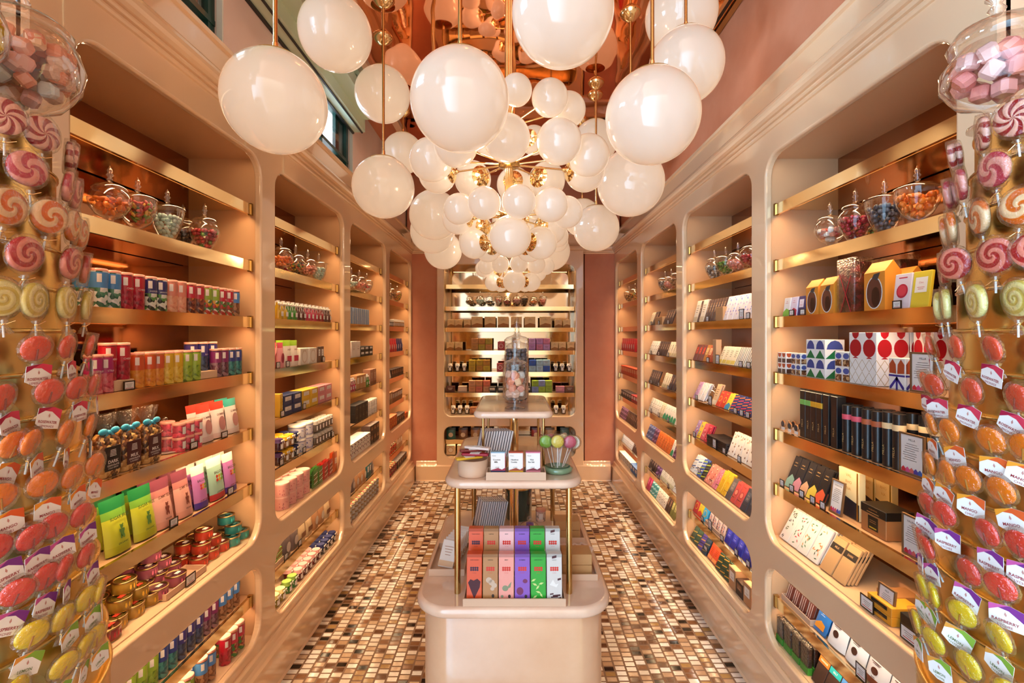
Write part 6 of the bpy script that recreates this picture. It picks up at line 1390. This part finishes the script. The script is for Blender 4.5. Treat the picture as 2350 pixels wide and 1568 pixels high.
for px in (1034, 1053, 1272, 1290, 1309): bkp(gs, px, 3)
def blocks(pxs, k, cols, n=2, w=.07, h=.062, nm=''):
    for i, px in enumerate(pxs):
        for q in range(n):
            c, nn = cols[(i+q*2) % len(cols)]; bkp(box(w, h, .07, c, f'{nn} tea box', 'lines', (shade(c, .9), '#5a3a20')), px, k, dz=q*(h+.001), desc=f'{nn} tea box' + (', upper' if q else ', lower'))
blocks((1090, 1106, 1122), 3, [('#c98a3c', 'amber'), ('#c0a82c', 'olive'), ('#d0904a', 'tan')])
blocks((1221, 1238, 1254), 3, [('#c890d0', 'lilac'), ('#e08ab0', 'pink'), ('#d8a8e0', 'pale lilac')])
blocks((1084, 1101, 1117), 4, [('#c8a41c', 'mustard'), ('#c08a20', 'ochre'), ('#d4b424', 'yellow')])
blocks((1222, 1238, 1254), 4, [('#a8d0e8', 'pale blue'), ('#b8d8ec', 'ice blue'), ('#2c5ac0', 'royal blue')])
blocks((1084, 1100, 1117), 5, [('#d8905c', 'apricot'), ('#e0785c', 'coral'), ('#d89c70', 'sand')])
blocks((1228, 1243, 1259), 5, [('#8a9ad0', 'periwinkle'), ('#a8c83c', 'lime'), ('#98b830', 'green')])
pv2 = box(.07, .09, .07, '#b83a44', 'red gift box', 'medal', ('#f0d8c8', '#c85a5c')); bkp(pv2, 1148, 4); bkp(pv2, 1150, 3, desc='pink-red gift box')
gj = jam('dark bottle jar', '#2a1410', '#efe2d4', .024, .085, True)
for px in (1033, 1050, 1066, 1275, 1290, 1306): bkp(gj, px, 4)
for px, c, n in ((1034, '#5a2a20', 'brown'), (1062, '#e0c0a8', 'cream'), (1285, '#d88a9c', 'rose'), (1306, '#7a4a30', 'umber')): bkp(box(.09, .065, .07, c, f'{n} carton', 'lines', (shade(c, .8), '#f0e0d0')), px, 5)
for px in (1130, 1150, 1190, 1210): bkp(box(.08, .06, .09, '#2a2a26', 'black carton', 'panel', ('#efe2d0', '#2a2a26')), px, 5)
for px in (1040, 1056, 1072, 1276, 1293): bkp(gj, px, 7)
for px in (1090, 1120, 1150, 1180, 1210, 1240): bkp(box(.10, .07, .08, '#a86a3c', 'brown carton', 'lines', ('#7a4424', '#f0d8b8')), px, 7)
for i, px in enumerate((1035, 1063, 1091, 1120, 1230, 1262, 1296)):
    c = ('#3a6a5c', '#8a5a3c', '#b08050', '#8a6a5a', '#a83a3c', '#c9a070', '#5a7a6c')[i]; bkp(pouch(shade(c, .6), c, f'{("green", "brown", "tan", "taupe", "red", "beige", "sage")[i]} pouch with dark header', '', '', .10, .12, .04, None, 'oval', iconc='#e8d0b0'), px, 6)
for px in (1035, 1060, 1085, 1250, 1275, 1300): bkp(box(.09, .10, .07, '#e0c49c', 'cream carton', 'medal', ('#c9a070', '#efe0c8')), px, 8)
finish_labels()
from collections import Counter
print('THINGS', len(REG), Counter(e[0].name.split('.')[0] for e in REG).most_common(12), 'OBJ', len(SC.objects))

dupl = Counter(o['label'] for o in SC.objects if o.get('label') and not o.parent)
print('DUP', [(k, v) for k, v in dupl.items() if v > 1][:20])
